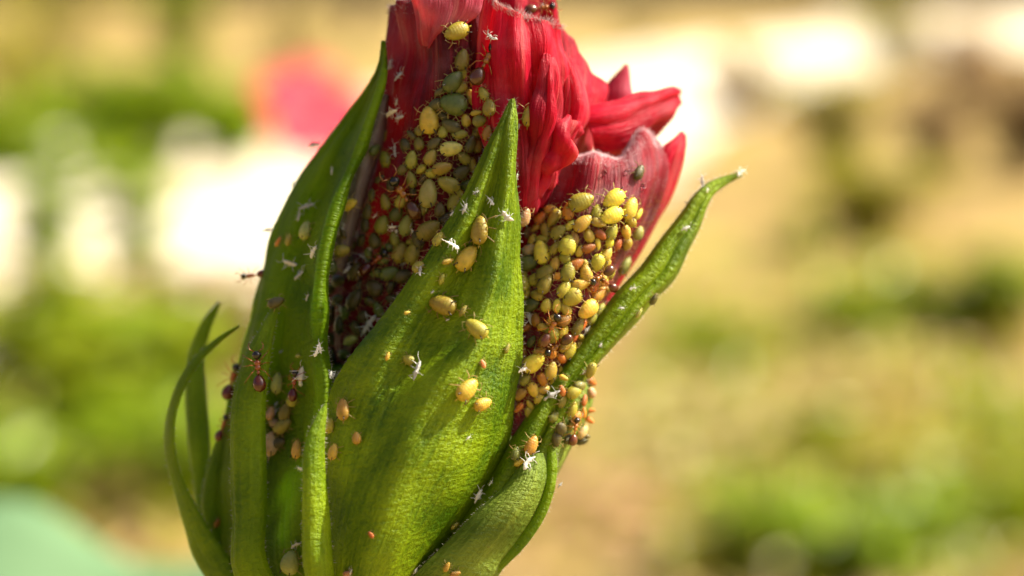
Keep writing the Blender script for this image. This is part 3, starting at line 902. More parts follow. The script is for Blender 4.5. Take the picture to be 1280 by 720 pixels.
def aphid_mesh(kind, seed):
    rng = random.Random(seed)
    fat = {'adult': .315, 'nymph': .25, 'round': .385}[kind]
    acc = ([], [], [])
    prof = []
    N_ = 22
    for i in range(N_ + 1):
        t = i / N_
        x = -.5 + t
        # pear: widest behind the middle, narrow head, small cauda
        q = 2 * t - 1
        r = fat * max(0.0, 1 - abs(q) ** 2.15) ** .52 * (1.0 - .20 * q)
        if q > .62: r = min(r, max(fat * (.62 - (q - .62) * .35), .0)) * (1 - max(0, (q - .8) / .2) ** 3)
        r *= 1 - .007 * (1 + math.cos(t * math.pi * 2 * 9))
        prof.append((x, max(r, .004)))
    add(acc, lathe_x(prof, 16, .80, .06), 0)
    # legs
    for s in (-1, 1):
        for k, (x, dx) in enumerate(((.22, .22), (.08, -.04), (-.06, -.30))):
            y0 = fat * .5
            j = rng.uniform(-.05, .05)
            add(acc, limb([(x, s * y0, .0), (x + dx * .5 + j, s * (y0 + .20), .10), (x + dx + j, s * (y0 + .30), -.12), (x + dx * 1.15 + j, s * (y0 + .34), -.19)], .019, .010), 1)
        # antennae laid back along the body
        j = rng.uniform(-.06, .06)
        add(acc, limb([(.46, s * .06, .10), (.55, s * .15, .16), (.45 + j, s * .30, .16), (.22 + j, s * .40, .14)], .011, .005, 4), 1)
    # cauda
    add(acc, limb([(-.46, 0, .05), (-.57, 0, .07), (-.62, 0, .08)], .035, .012, 5), 0)
    return mesh('aphid_' + kind, acc[0], acc[1], mids=acc[2])
def ball(c, r, n=8, m=6, flat=1):
    verts, faces = [(c[0], c[1], c[2] - r * flat)], []
    for i in range(1, m):
        ph = math.pi * i / m
        for j in range(n):
            an = 2 * math.pi * j / n
            verts.append((c[0] + r * math.sin(ph) * math.cos(an), c[1] + r * math.sin(ph) * math.sin(an), c[2] - r * flat * math.cos(ph)))
    verts.append((c[0], c[1], c[2] + r * flat))
    for j in range(n):
        j2 = (j + 1) % n
        faces.append((0, 1 + j2, 1 + j))
        for i in range(m - 2):
            a, b = 1 + i * n + j, 1 + i * n + j2
            faces.append((a, b, b + n, a + n))
        faces.append((len(verts) - 1, 1 + (m - 2) * n + j, 1 + (m - 2) * n + j2))
    return verts, faces
EYE = {}
CORN = {}
for s in (-1, 1):
    vv, ff = ball((.40, s * .105, .12), .028)
    EYE[s] = mesh('aphid_eye', vv, ff); EYE[s].materials.append(M['aphid_dark'])
    vv, ff = limb([(-.30, s * .15, .22), (-.38, s * .20, .27), (-.47, s * .235, .30)], .026, .017, 6)
    CORN[s] = mesh('aphid_cornicle', vv, ff); CORN[s].materials.append(M['aphid_dark'])
BODY = {}
def get_body(kind, colour):
    if (kind, colour) not in BODY:
        me = aphid_mesh(kind, len(BODY))
        me.materials.append(AM[colour]); me.materials.append(M['aphid_leg'])
        BODY[kind, colour] = me
    return BODY[kind, colour]

WHERE = {'front': 'on the broad front sepal', 'left': 'in the hollow of the long left sepal', 'maroon': 'on the dark maroon petal', 'red': 'on the crimson petal',
         'plum': 'on the plum petal under its felted rim', 'right petal': 'on the outer red petal', 'long': 'on the narrow hooked sepal', 'inner': 'deep between the petals',
         'cup': 'on the green calyx cup', 'strap': 'on the flat strap shaped bract', 'short': 'on the short pointed bract', 'curled': 'on the arching bract',
         'upright': 'on the upright dark bract', 'pale': 'on the added strip for the lit sepal side', 'greyish': 'on the broad greyish bract', 'rim': 'on the slender curved bract', 'low right': 'at the foot of the hooked sepal', 'back': 'behind the bud'}
WHERE['left'] = 'in the hollow of the long sepal'
CNAME = {'yellow': 'yellow', 'bright': 'bright golden', 'olive': 'olive', 'pale': 'pale green', 'green': 'dark green', 'dark': 'dark brownish', 'orange': 'orange', 'tan': 'tan', 'amber': 'amber', 'pink': 'pinkish'}
PXMM = 0.055 * MM
def spot(key, py):
    if key == 'maroon':
        return 'on the maroon petal beside the front sepal tip' if py < 195 else 'low in the dark gap between the two large sepals' if py > 325 else 'in the main crowd on the maroon petal'
    if key == 'plum':
        return 'just under the felted rim of the plum petal' if py < 300 else 'low in the golden colony where it narrows' if py > 420 else 'in the middle of the golden colony'
    return WHERE[key]
used_labels = set()
def place_aphid(px, py, L, ang, colour='yellow', label=None, kind=None, lift=0.0, parts=None):
    loc, n, key = hit(px, py)
    rng = random.Random(int(px * 31 + py * 17))
    kind = kind or ('nymph' if L < 17 else rng.choice(('adult', 'adult', 'round', 'adult')))
    s = L * PXMM * (1.0 if kind != 'round' else .92) * rng.uniform(.94, 1.05)
    o = bpy.data.objects.new('aphid', get_body(kind, colour))
    COL.objects.link(o)
    m = frame(n, ang + rng.uniform(-6, 6), pos=loc + n * s * (.16 + lift), roll=rng.uniform(-.25, .25))
    o.matrix_world = m @ Matrix.Diagonal((s, s * rng.uniform(.92, 1.08), s, 1))
    size = 'tiny' if L < 13 else 'small' if L < 21 else 'plump' if kind == 'round' else 'large' if L >= 30 else 'slim' if kind == 'nymph' else ''
    lab = label or ' '.join(x for x in (size, CNAME[colour], 'aphid', spot(key, py)) if x)
    tag(o, lab, 'aphid', 'aphids ' + WHERE[key])
    if (L >= 18) if parts is None else parts:
        for sd in (-1, 1):
            for nm, me in (('eye', EYE[sd]), ('cornicle', CORN[sd])):
                c = bpy.data.objects.new(nm, me)
                COL.objects.link(c)
                c.parent = o
    return o

APH = [  # px, py, length px, head angle, colour, own label
    (568, 40, 34, 205, 'yellow', 'yellow aphid alone high on the pink top of the maroon petal'), (577, 75, 28, 80, 'olive'), (537, 150, 35, 92, 'yellow', 'plump yellow aphid apart from the crowd on the maroon petal'),
    (567, 131, 38, 170, 'green', 'dark green aphid with white flecks above the crowd on the maroon petal'), (565, 102, 30, 50, 'green'), (587, 122, 22, 120, 'yellow'), (596, 141, 16, 10, 'yellow'), (614, 135, 24, 95, 'olive'),
    (600, 151, 21, 20, 'olive'), (595, 164, 24, 30, 'olive'), (581, 151, 19, 100, 'yellow'), (565, 158, 28, 150, 'dark'), (610, 166, 20, 80, 'orange'),
    (659, 145, 28, 82, 'yellow', 'yellow aphid alone on the crimson petal beside the sepal tip'), (480, 170, 18, 100, 'pale'),
    (466, 187, 19, 30, 'green'), (485, 200, 23, 120, 'olive'), (516, 200, 24, 80, 'olive'), (540, 197, 25, 60, 'olive'), (564, 186, 29, 10, 'pale', 'pale green aphid powdered white beside the crowd of the maroon petal'),
    (578, 197, 21, 150, 'olive'), (552, 209, 27, 20, 'yellow'), (560, 230, 31, 150, 'olive'), (537, 242, 39, 85, 'pale', 'largest pale green aphid beside the amber ant'), (564, 251, 27, 80, 'olive'),
    (515, 224, 23, 100, 'olive'), (439, 256, 25, 20, 'yellow'), (484, 252, 23, 110, 'olive'), (502, 250, 21, 60, 'olive'), (480, 280, 27, 60, 'olive'), (509, 280, 31, 75, 'pale'),
    (537, 286, 34, 30, 'olive'), (515, 302, 15, 10, 'olive'), (500, 315, 29, 70, 'olive'), (521, 317, 33, 60, 'olive'), (427, 312, 23, 10, 'olive'), (542, 216, 20, 0, 'olive'),
    (487, 342, 26, 20, 'green'), (545, 180, 22, 40, 'dark'), (575, 215, 26, 30, 'dark'), (585, 180, 22, 60, 'dark'), (525, 300, 24, 120, 'dark'), (556, 272, 24, 20, 'dark'), (548, 262, 22, 100, 'dark'),
    (470, 300, 24, 100, 'dark'), (463, 265, 22, 70, 'dark'), (447, 340, 26, 50, 'dark'), (505, 345, 26, 10, 'dark'), (470, 360, 26, 150, 'dark'), (455, 300, 20, 30, 'dark'), (590, 100, 22, 70, 'amber'),
    (575, 168, 20, 10, 'olive'), (525, 180, 18, 100, 'olive'), (555, 165, 20, 80, 'olive'), (605, 118, 20, 120, 'olive'), (575, 110, 20, 20, 'olive'), (595, 183, 18, 70, 'olive'), (570, 240, 20, 120, 'olive'),
    (588, 205, 20, 100, 'olive'), (530, 262, 22, 40, 'olive'), (494, 298, 20, 100, 'olive'), (550, 300, 20, 60, 'olive'), (525, 335, 20, 30, 'olive'), (490, 232, 18, 100, 'dark'), (505, 212, 18, 40, 'olive'),
    # hollow of the long sepal
    (387, 290, 28, 90, 'pale', 'pale green aphid alone in the upper hollow of the long sepal'), (351, 479, 27, 85, 'pale'), (374, 445, 9, 0, 'pale'), (360, 515, 25, 60, 'olive'), (341, 556, 33, 85, 'tan'), (357, 533, 28, 30, 'olive'), (346, 380, 22, 30, 'dark', 'dark brownish aphid halfway up the long hollow sepal'),
    (375, 562, 26, 90, 'orange', 'orange aphid half hidden behind the short pointed bract'), (336, 516, 20, 70, 'tan'), (350, 555, 22, 10, 'dark'), (368, 500, 20, 30, 'olive'), (345, 530, 20, 150, 'tan'), (362, 300, 16, 80, 'olive'), (350, 303, 14, 60, 'amber'), (366, 702, 34, 80, 'pale', 'pale green aphid low down beside the short pointed bract'),
    # front sepal
    (604, 289, 36, 92, 'yellow', 'yellow aphid lying upright below the white specks of the front sepal'), (582, 322, 36, 50, 'yellow', 'yellow aphid slanting on the front sepal with a small nymph beside it'),
    (559, 326, 15, 10, 'yellow', 'small yellow nymph between two larger aphids on the front sepal'), (551, 348, 14, 70, 'olive', 'small olive nymph on the paler edge band of the front sepal'), (555, 382, 40, 158, 'yellow', 'largest yellow aphid lying sideways on the front sepal'),
    (580, 389, 15, 60, 'olive', 'small olive nymph touching the end of the largest sideways aphid'), (596, 412, 32, 145, 'yellow', 'yellow aphid with long legs just below the largest one on the front sepal'),
    (580, 485, 32, 35, 'yellow', 'yellow aphid slanting above the pale wrinkled stripe of the front sepal'), (601, 504, 24, 10, 'orange', 'round orange aphid beside the wrinkled stripe of the front sepal'), (602, 454, 13, 120, 'pink', 'tiny pinkish nymph on the front sepal between two slanting aphids'),
    (632, 435, 13, 60, 'olive', 'small olive nymph near the straight edge of the front sepal'), (509, 391, 8, 20, 'orange', 'tiny orange nymph on the paler edge band of the front sepal'), (484, 445, 12, 70, 'orange', 'small orange nymph on the lower edge band of the front sepal'), (511, 450, 18, 160, 'olive', 'olive aphid beside the standing white skin on the front sepal'),
    (432, 512, 29, 92, 'orange', 'plump orange aphid above the short pointed bract'), (415, 533, 22, 80, 'yellow', 'yellow aphid just behind the tip of the short pointed bract'), (419, 565, 21, 80, 'bright', 'small golden aphid beside the short pointed bract'), (447, 548, 17, 95, 'orange', 'small orange aphid with dark eyes below the plump orange one'),
    (464, 668, 10, 130, 'amber', 'tiny amber mite low on the front sepal'), (436, 716, 14, 20, 'pink', 'tiny pinkish nymph at the very foot of the front sepal'), (567, 656, 13, 20, 'yellow', 'small yellow nymph in the dark crease beside the broad greyish bract'), (559, 708, 14, 60, 'orange'), (569, 716, 14, 20, 'orange'),
    # dark gap
    (441, 425, 23, 20, 'pale', 'pale green aphid low in the dark gap between the two large sepals'), (447, 375, 30, 50, 'dark'), (427, 406, 25, 80, 'dark'), (419, 445, 22, 100, 'dark'), (425, 375, 22, 20, 'dark'), (455, 395, 20, 60, 'dark'),
    # right hand colony
    (727, 254, 34, 28, 'yellow'), (765, 250, 33, 210, 'bright'), (784, 260, 30, 65, 'bright'), (762, 270, 31, 205, 'bright'), (729, 280, 30, 40, 'bright'), (762, 288, 25, 70, 'olive'), (746, 266, 20, 80, 'yellow'),
    (681, 317, 33, 118, 'bright', 'bright golden aphid leaning clear of the colony below the plum petal'), (695, 311, 19, 60, 'yellow'), (710, 307, 30, 70, 'yellow'), (700, 291, 25, 30, 'olive'), (664, 314, 25, 20, 'tan'),
    (662, 330, 30, 10, 'green'), (684, 342, 28, 30, 'olive'), (654, 345, 20, 80, 'yellow'), (755, 317, 24, 50, 'bright'), (710, 340, 26, 70, 'olive'), (732, 342, 24, 100, 'orange'), (654, 270, 25, 70, 'tan', 'tan aphid with white skin behind the straight edge of the front sepal'),
    (656, 355, 27, 90, 'yellow'), (684, 356, 30, 60, 'olive'), (666, 382, 27, 20, 'green'), (730, 385, 35, 205, 'bright'), (714, 372, 29, 220, 'bright'), (705, 362, 24, 60, 'yellow'), (745, 366, 29, 30, 'orange'), (725, 356, 24, 10, 'orange'),
    (684, 382, 21, 80, 'bright'), (696, 382, 19, 90, 'bright'), (666, 427, 18, 60, 'green'), (668, 453, 32, 30, 'bright', 'round golden aphid near the dark red gap of the right colony'), (686, 462, 25, 80, 'yellow'), (710, 437, 27, 60, 'yellow'), (719, 406, 25, 60, 'olive'), (657, 474, 21, 40, 'olive'), (652, 492, 23, 20, 'orange'),
    (705, 430, 22, 20, 'yellow'), (680, 425, 20, 70, 'orange'), (747, 387, 22, 60, 'olive'), (777, 330, 26, 60, 'pale'), (795, 290, 20, 70, 'pale'), (672, 400, 20, 100, 'amber'), (705, 400, 22, 30, 'orange'), (740, 355, 20, 70, 'amber'), (720, 330, 22, 30, 'amber'), (695, 330, 20, 70, 'orange'), (735, 310, 20, 20, 'amber'), (670, 350, 20, 60, 'yellow'), (700, 345, 18, 10, 'amber'), (690, 400, 18, 60, 'orange'), (658, 410, 18, 20, 'amber'), (715, 420, 18, 60, 'amber'), (690, 440, 18, 80, 'amber'), (675, 440, 18, 20, 'orange'), (760, 340, 20, 60, 'olive'), (770, 305, 18, 60, 'amber'), (655, 440, 18, 100, 'amber'),
    (718, 298, 18, 100, 'orange'), (660, 290, 18, 70, 'tan'), (725, 405, 18, 30, 'amber'), (738, 398, 18, 60, 'olive'),
    # foot of the hooked sepal
    (717, 490, 24, 40, 'yellow'), (712, 510, 22, 80, 'yellow'), (722, 482, 22, 10, 'olive'), (662, 555, 25, 60, 'orange'), (648, 577, 15, 20, 'yellow'), (645, 567, 18, 80, 'green'), (718, 522, 20, 60, 'amber'), (709, 548, 18, 20, 'dark'), (700, 500, 18, 80, 'olive'), (690, 520, 18, 40, 'olive'), (728, 500, 16, 60, 'amber'),
    (797, 390, 14, 60, 'pale', 'small pale aphid on the outer edge of the narrow hooked sepal'), (815, 372, 18, 70, 'dark', 'dark brownish aphid on the outer edge of the narrow hooked sepal'), (796, 216, 24, 50, 'dark', 'black winged looking aphid on the rim of the plum petal'), (271, 653, 14, 60, 'amber', 'small reddish amber mite where the arching bract starts'),
]
for a in APH:
    place_aphid(*a)
# the crowd between them: smaller neighbours in the same colonies, darkened low in the gap for shade
def crowd(n, x0, y0, x1, y1, inside, keys, colours, lo, hi, gap, seed, lift=0.0):
    rng = random.Random(seed)
    taken = [(a[0], a[1], a[2]) for a in APH] + crowd.done
    k = 0
    for _ in range(n * 60):
        if k >= n: break
        x, y = rng.uniform(x0, x1), rng.uniform(y0, y1)
        if not inside(x, y): continue
        L = rng.uniform(lo, hi)
        if any((x - t[0]) ** 2 + (y - t[1]) ** 2 < (gap * (L + t[2])) ** 2 for t in taken): continue
        if hit(x, y)[2] not in keys: continue
        place_aphid(x, y, L, rng.uniform(0, 360), rng.choice(colours), lift=lift)
        taken.append((x, y, L)); crowd.done.append((x, y, L)); k += 1
crowd.done = []
# maroon petal, between the sepals
crowd(46, 420, 90, 640, 420, lambda x, y: x > 560 - (y - 90) * .62 and y < 300 and x > 455, ('maroon', 'inner'), ('olive', 'olive', 'dark', 'green', 'dark'), 15, 24, .33, 61)
crowd(36, 412, 290, 560, 460, lambda x, y: True, ('maroon', 'inner'), ('dark', 'dark', 'dark', 'green'), 16, 26, .34, 62)  # dark body colours stand in for the shade deep in the gap
# colony at the right under the felted rim
crowd(60, 648, 262, 800, 520, lambda x, y: x < 800 - (y - 262) * .42 and y > 262 + max(0, 690 - x) * .8, ('plum', 'right petal', 'inner'), ('orange', 'bright', 'yellow', 'bright', 'amber', 'yellow'), 15, 27, .29, 63)
crowd(14, 690, 460, 740, 560, lambda x, y: True, ('low right', 'long'), ('yellow', 'olive', 'amber', 'tan', 'dark'), 12, 22, .32, 64)

# ------------------------------------------------------------------ ants
def ant_mesh(seed):
    rng = random.Random(seed)
    acc = ([], [], [])
    def seg(c0, c1, rs, mid, n=12):
        prof = []
        m = len(rs) - 1
        for i, r in enumerate(rs):
            prof.append((c0 + (c1 - c0) * i / m, r))
        add(acc, lathe_x(prof, n, .92, .12), mid)
    def egg(x0, x1, r, mid, sk=1.0):
        n_ = 9
        seg(x0, x1, [r * max(.02, math.sin(math.pi * (i / n_) ** sk) ** .6) for i in range(n_ + 1)], mid)
    egg(.29, .52, .115, 0, 1.1)           # head
    seg(.02, .31, [.004, .05, .075, .07, .055, .065, .085, .08, .05, .004], 1)   # thorax
    seg(-.07, .05, [.004, .028, .042, .03, .032, .004], 1, 8)                    # petiole
    egg(-.50, -.05, .165, 2, .85)         # gaster
    for s in (-1, 1):
        for k, (x, dx) in enumerate(((.24, .26), (.16, .02), (.09, -.30))):
            j = rng.uniform(-.06, .06)
            add(acc, limb([(x, s * .05, .08), (x + dx * .35 + j, s * .17, .22), (x + dx * .8 + j, s * .29, -.02), (x + dx * 1.05 + j, s * .34, -.12)], .013, .006), 1)
        add(acc, limb([(.50, s * .05, .14), (.55, s * .16, .20), (.64, s * .18, .14), (.72, s * .15, .08)], .013, .010, 5), 1)
    return mesh('ant', acc[0], acc[1], mids=acc[2])
ANTM = []
for sd in range(3):
    me = ant_mesh(sd)
    for k in ('ant_dark', 'ant_amber', 'ant_brown'): me.materials.append(M[k])
    ANTM.append(me)
AEYE = {}
for s in (-1, 1):
    vv, ff = ball((.43, s * .095, .165), .022)
    AEYE[s] = mesh('ant_eye', vv, ff); AEYE[s].materials.append(M['aphid_dark'])
ANTS = [
    (606, 86, 58, 62, 'amber ant with a shiny black head climbing the top of the maroon petal', 0.05),
    (510, 245, 62, 122, 'amber ant with a shiny head among aphids on the maroon petal', 0.06),
    (472, 330, 48, 35, 'orange ant among white skins low in the dark gap', 0.05),
    (322, 466, 50, 95, 'amber ant with dark head and gaster on the strap shaped bract', 0.02),
    (289, 478, 48, 72, 'brown ant on the edge behind the strap shaped bract', 0.02),
    (284, 536, 36, 60, 'reddish brown ant low on the edge behind the strap shaped bract', 0.02),
    (314, 342, 34, 188, 'dark ant hanging over the outer edge of the long sepal', 0.02),
    (673, 12, 40, 10, 'small brown ant on the fuzzy top rim of the crimson petal', 0.02),
    (744, 342, 40, 200, 'small amber ant with a black head in the upper right colony', 0.12),
    (688, 412, 46, 60, 'orange ant with a glossy head in the middle of the right colony', 0.14),
    (696, 428, 40, 215, 'amber ant with a dark glossy gaster above the round golden aphid', 0.14),
    (374, 482, 40, 78, 'black ant with a white skin beside the hollow of the long sepal', 0.03),
    (752, 352, 36, 150, 'glossy amber ant at the right border of the golden colony', 0.14),
    (712, 538, 36, 80, 'brown ant below the foot of the narrow hooked sepal', 0.04),
]
for i, (px, py, L, ang, lab, lift) in enumerate(ANTS):
    loc, n, key = hit(px, py)
    s = L * PXMM * 1.02
    o = bpy.data.objects.new('ant', ANTM[i % 3])
    COL.objects.link(o)
    o.matrix_world = frame(n, ang, pos=loc + n * s * (.10 + lift)) @ Matrix.Diagonal((s, s, s, 1))
    tag(o, lab, 'ant', 'ants tending the aphids')
    for sd in (-1, 1):
        c = bpy.data.objects.new('eye', AEYE[sd]); COL.objects.link(c); c.parent = o

# ------------------------------------------------------------------ white shed skins
def skin_mesh(seed):
    rng = random.Random(seed * 13 + 5)
    acc = ([], [], [])
    prof = []
    for i in range(11):
        t = i / 10
        r = .16 * math.sin(math.pi * t) ** .6 * rng.uniform(.6, 1.25)
        prof.append((-.45 + t * .9, max(.006, r)))
    vv, ff = lathe_x(prof, 9, .6, .05)
    vv = [Vector(v) for v in vv]
    bend = rng.uniform(-.5, .5)
    for v_ in vv:
        v_.y += bend * v_.x * v_.x * 1.6
        v_ += Vector((noise.noise(v_ * 7 + Vector((seed, 0, 0))), noise.noise(v_ * 7 + Vector((0, seed, 0))), noise.noise(v_ * 7 + Vector((0, 0, seed))))) * .06
    add(acc, (vv, ff), 0)
    for s in (-1, 1):
        for k in range(3):
            x = .25 - k * .2
            a = rng.uniform(-.35, .35)
            add(acc, limb([(x, s * .06, .05), (x + a * .5, s * rng.uniform(.18, .3), rng.uniform(.05, .3)), (x + a, s * rng.uniform(.3, .5), rng.uniform(-.1, .3))], .024, .010, 4), 0)
    add(acc, limb([(.42, .03, .06), (.6, .12 + bend * .3, .16), (.75, .1 + bend * .5, .2)], .018, .008, 4), 0)
    return mesh('shed_skin', acc[0], acc[1], mids=acc[2])
SK = []
for i in range(8):
    me = skin_mesh(i); me.materials.append(M['skin']); SK.append(me)
SKINS = [(490, 80, 14, 80), (500, 96, 16, 40), (492, 140, 20, 20), (502, 147, 16, 10), (497, 128, 12, 70), (617, 48, 16, 150), (612, 42, 12, 100), (649, 158, 9, 80),
    (417, 215, 12, 100), (497, 190, 18, 110), (451, 266, 11, 60), (449, 295, 13, 120), (487, 283, 20, 0), (495, 292, 13, 80), (517, 285, 16, 130), (395, 315, 18, 40), (440, 337, 20, 10), (448, 345, 14, 60),
    (595, 241, 11, 30), (582, 262, 15, 70), (615, 252, 13, 130), (631, 271, 18, 145), (565, 306, 18, 150), (554, 277, 9, 20), (392, 180, 15, 10), (562, 265, 12, 40), (644, 221, 10, 80), (527, 340, 14, 100), (599, 200, 9, 90),
    (458, 322, 18, 150), (465, 310, 14, 40), (654, 285, 18, 30), (525, 466, 26, 85), (465, 404, 30, 50), (458, 412, 20, 60), (399, 435, 14, 100), (430, 390, 18, 120), (484, 320, 14, 60),
    (664, 396, 24, 110), (651, 461, 16, 10), (645, 497, 20, 5), (690, 495, 22, 30), (696, 471, 11, 60), (736, 416, 14, 60), (731, 464, 12, 40), (776, 385, 10, 0), (751, 432, 8, 60), (791, 361, 12, 10), (878, 228, 18, 100), (925, 217, 14, 40), (855, 285, 14, 20), (884, 238, 8, 80),
    (379, 470, 24, 80), (340, 515, 15, 20), (397, 438, 16, 70), (377, 586, 12, 160), (370, 680, 16, 30), (440, 715, 12, 60), (517, 712, 12, 60), (594, 618, 20, 70), (615, 605, 10, 50), (584, 547, 10, 30), (660, 580, 22, 60), (700, 606, 10, 50),
    (382, 258, 22, 20), (374, 270, 14, 80), (364, 330, 20, 160), (378, 345, 20, 20), (386, 372, 12, 50), (334, 287, 14, 10), (366, 230, 10, 60), (418, 425, 14, 70), (412, 468, 12, 60), (415, 470, 12, 40), (486, 85, 9, 30), (566, 268, 9, 50), (705, 320, 10, 60), (738, 326, 12, 30),
    (676, 8, 12, 40), (572, 118, 12, 60), (560, 140, 10, 120), (470, 270, 10, 40), (430, 285, 14, 80), (425, 290, 14, 30), (505, 330, 12, 20), (695, 300, 8, 70), (345, 505, 10, 60), (352, 440, 8, 20), (560, 400, 6, 20), (540, 365, 6, 40)]
for i, (px, py, L, ang) in enumerate(SKINS):
    loc, n, key = hit(px, py)
    s = L * PXMM * (1.2 if L > 12 else 1.0)
    o = bpy.data.objects.new('shed_skin', SK[(i * 5 + int(px)) % 8])
    COL.objects.link(o)
    tw = random.Random(i).uniform(-1, 1)
    o.matrix_world = frame(n, ang, pos=loc + n * s * .18, roll=tw * .8) @ Matrix.Diagonal((s, s * (0.7 + .3 * abs(tw)), s, 1))
    sz = 'long' if L >= 20 else 'small' if L > 12 else 'tiny'
    lab = f'{sz} white shed aphid skin {spot(key, py)}'
    if (px, py) == (525, 466): lab = 'white shed skin standing on stiff legs in the middle of the front sepal'
    tag(o, lab, 'shed skin', 'shed skins ' + WHERE[key])

# honeydew beads
for i, (px, py, L) in enumerate([(804, 232, 8), (784, 214, 7), (755, 216, 7), (597, 243, 8), (693, 404, 8), (700, 431, 8), (605, 108, 8), (451, 266, 7)]):
    loc, n, key = hit(px, py)
    vv, ff = ball((0, 0, .3), .5, 14, 10, .8)
    o = link('honeydew_drop', mesh('honeydew_drop', vv, ff), M['drop'])
    s = L * PXMM
    o.matrix_world = frame(n, 20, pos=loc + n * s * .02) @ Matrix.Diagonal((s, s * .9, s, 1))
    tag(o, 'clear bead of honeydew ' + WHERE[key], 'droplet', 'honeydew beads ' + WHERE[key])

# ------------------------------------------------------------------ the garden behind (far out of focus, still real plants)
def leaf_quad(acc, c, d, n, L, W):
    """a folded six-vertex leaf along d"""
    s = d.cross(n).normalized()
    b = len(acc[0])
    droop = -n * L * .12
    acc[0].extend([c, c + d * L * .4 + s * W * .5 + n * W * .12, c + d * L * .4 - s * W * .5 + n * W * .12, c + d * L * .75 + s * W * .33 + droop * .4, c + d * L * .75 - s * W * .33 + droop * .4, c + d * L + droop, c + d * L * .4, c + d * L * .75 + droop * .6])
    acc[1].extend([(b, b + 6, b + 1), (b, b + 2, b + 6), (b + 1, b + 6, b + 7, b + 3), (b + 6, b + 2, b + 4, b + 7), (b + 3, b + 7, b + 5), (b + 7, b + 4, b + 5)])

def rdir(rng, zmin=-1, zmax=1):
    z = rng.uniform(zmin, zmax)
    a = rng.uniform(0, 2 * math.pi)
    r = math.sqrt(max(0, 1 - z * z))
    return Vector((r * math.cos(a), r * math.sin(a), z))

def plant(name, base, h, spread, nleaf, leaf, mat, label, cat, group=None, seed=0, low=0.1, stems=5, wide=.5):
    rng = random.Random(seed)
    root = empty(name, base)
    tag(root, label, cat, group)
    sv, sf = [], []
    acc = ([], [])
    for k in range(stems):
        a = rng.uniform(0, 2 * math.pi)
        rr = spread * rng.uniform(.25, .95)
        tip = Vector((rr * math.cos(a), rr * math.sin(a), h * rng.uniform(.75, 1.02)))
        mid = tip * .5 + Vector((0, 0, h * .12))
        pts = spl([Vector((0, 0, -.03)), mid * .5 + Vector((rng.uniform(-.02, .02), 0, 0)), mid, tip], 8)
        v_, f_ = tube_mesh(pts, [max(.0015, .012 * h * (1 - i / 9)) for i in range(9)], 6)
        b = len(sv)
        sv += v_; sf += [tuple(i + b for i in q) for q in f_]
        for j in range(nleaf // stems):
            t = low + (1 - low) * rng.random() ** .8
            p = pts[min(8, int(t * 8))].copy() + rdir(rng) * spread * .16
            p.z = max(.015, p.z)
            d = (rdir(rng, -.3, .6) + Vector((p.x, p.y, 0)) * .5 / max(.05, spread)).normalized()
            n = (Vector((.25, 0, 1)) + rdir(rng) * .5)
            n = (n - d * n.dot(d)).normalized()
            L = leaf * rng.uniform(.6, 1.25)
            leaf_quad(acc, p, d, n, L, L * wide)
    link('stem', mesh('stem', sv, sf), M['stem'], root)
    fo = link('foliage', mesh('foliage', acc[0], acc[1], smooth=False), mat, root)
    fo['kind'] = 'stuff'
    return root

def pp(px, py):
    p = at_ground(px, py); p.z = 0; return p

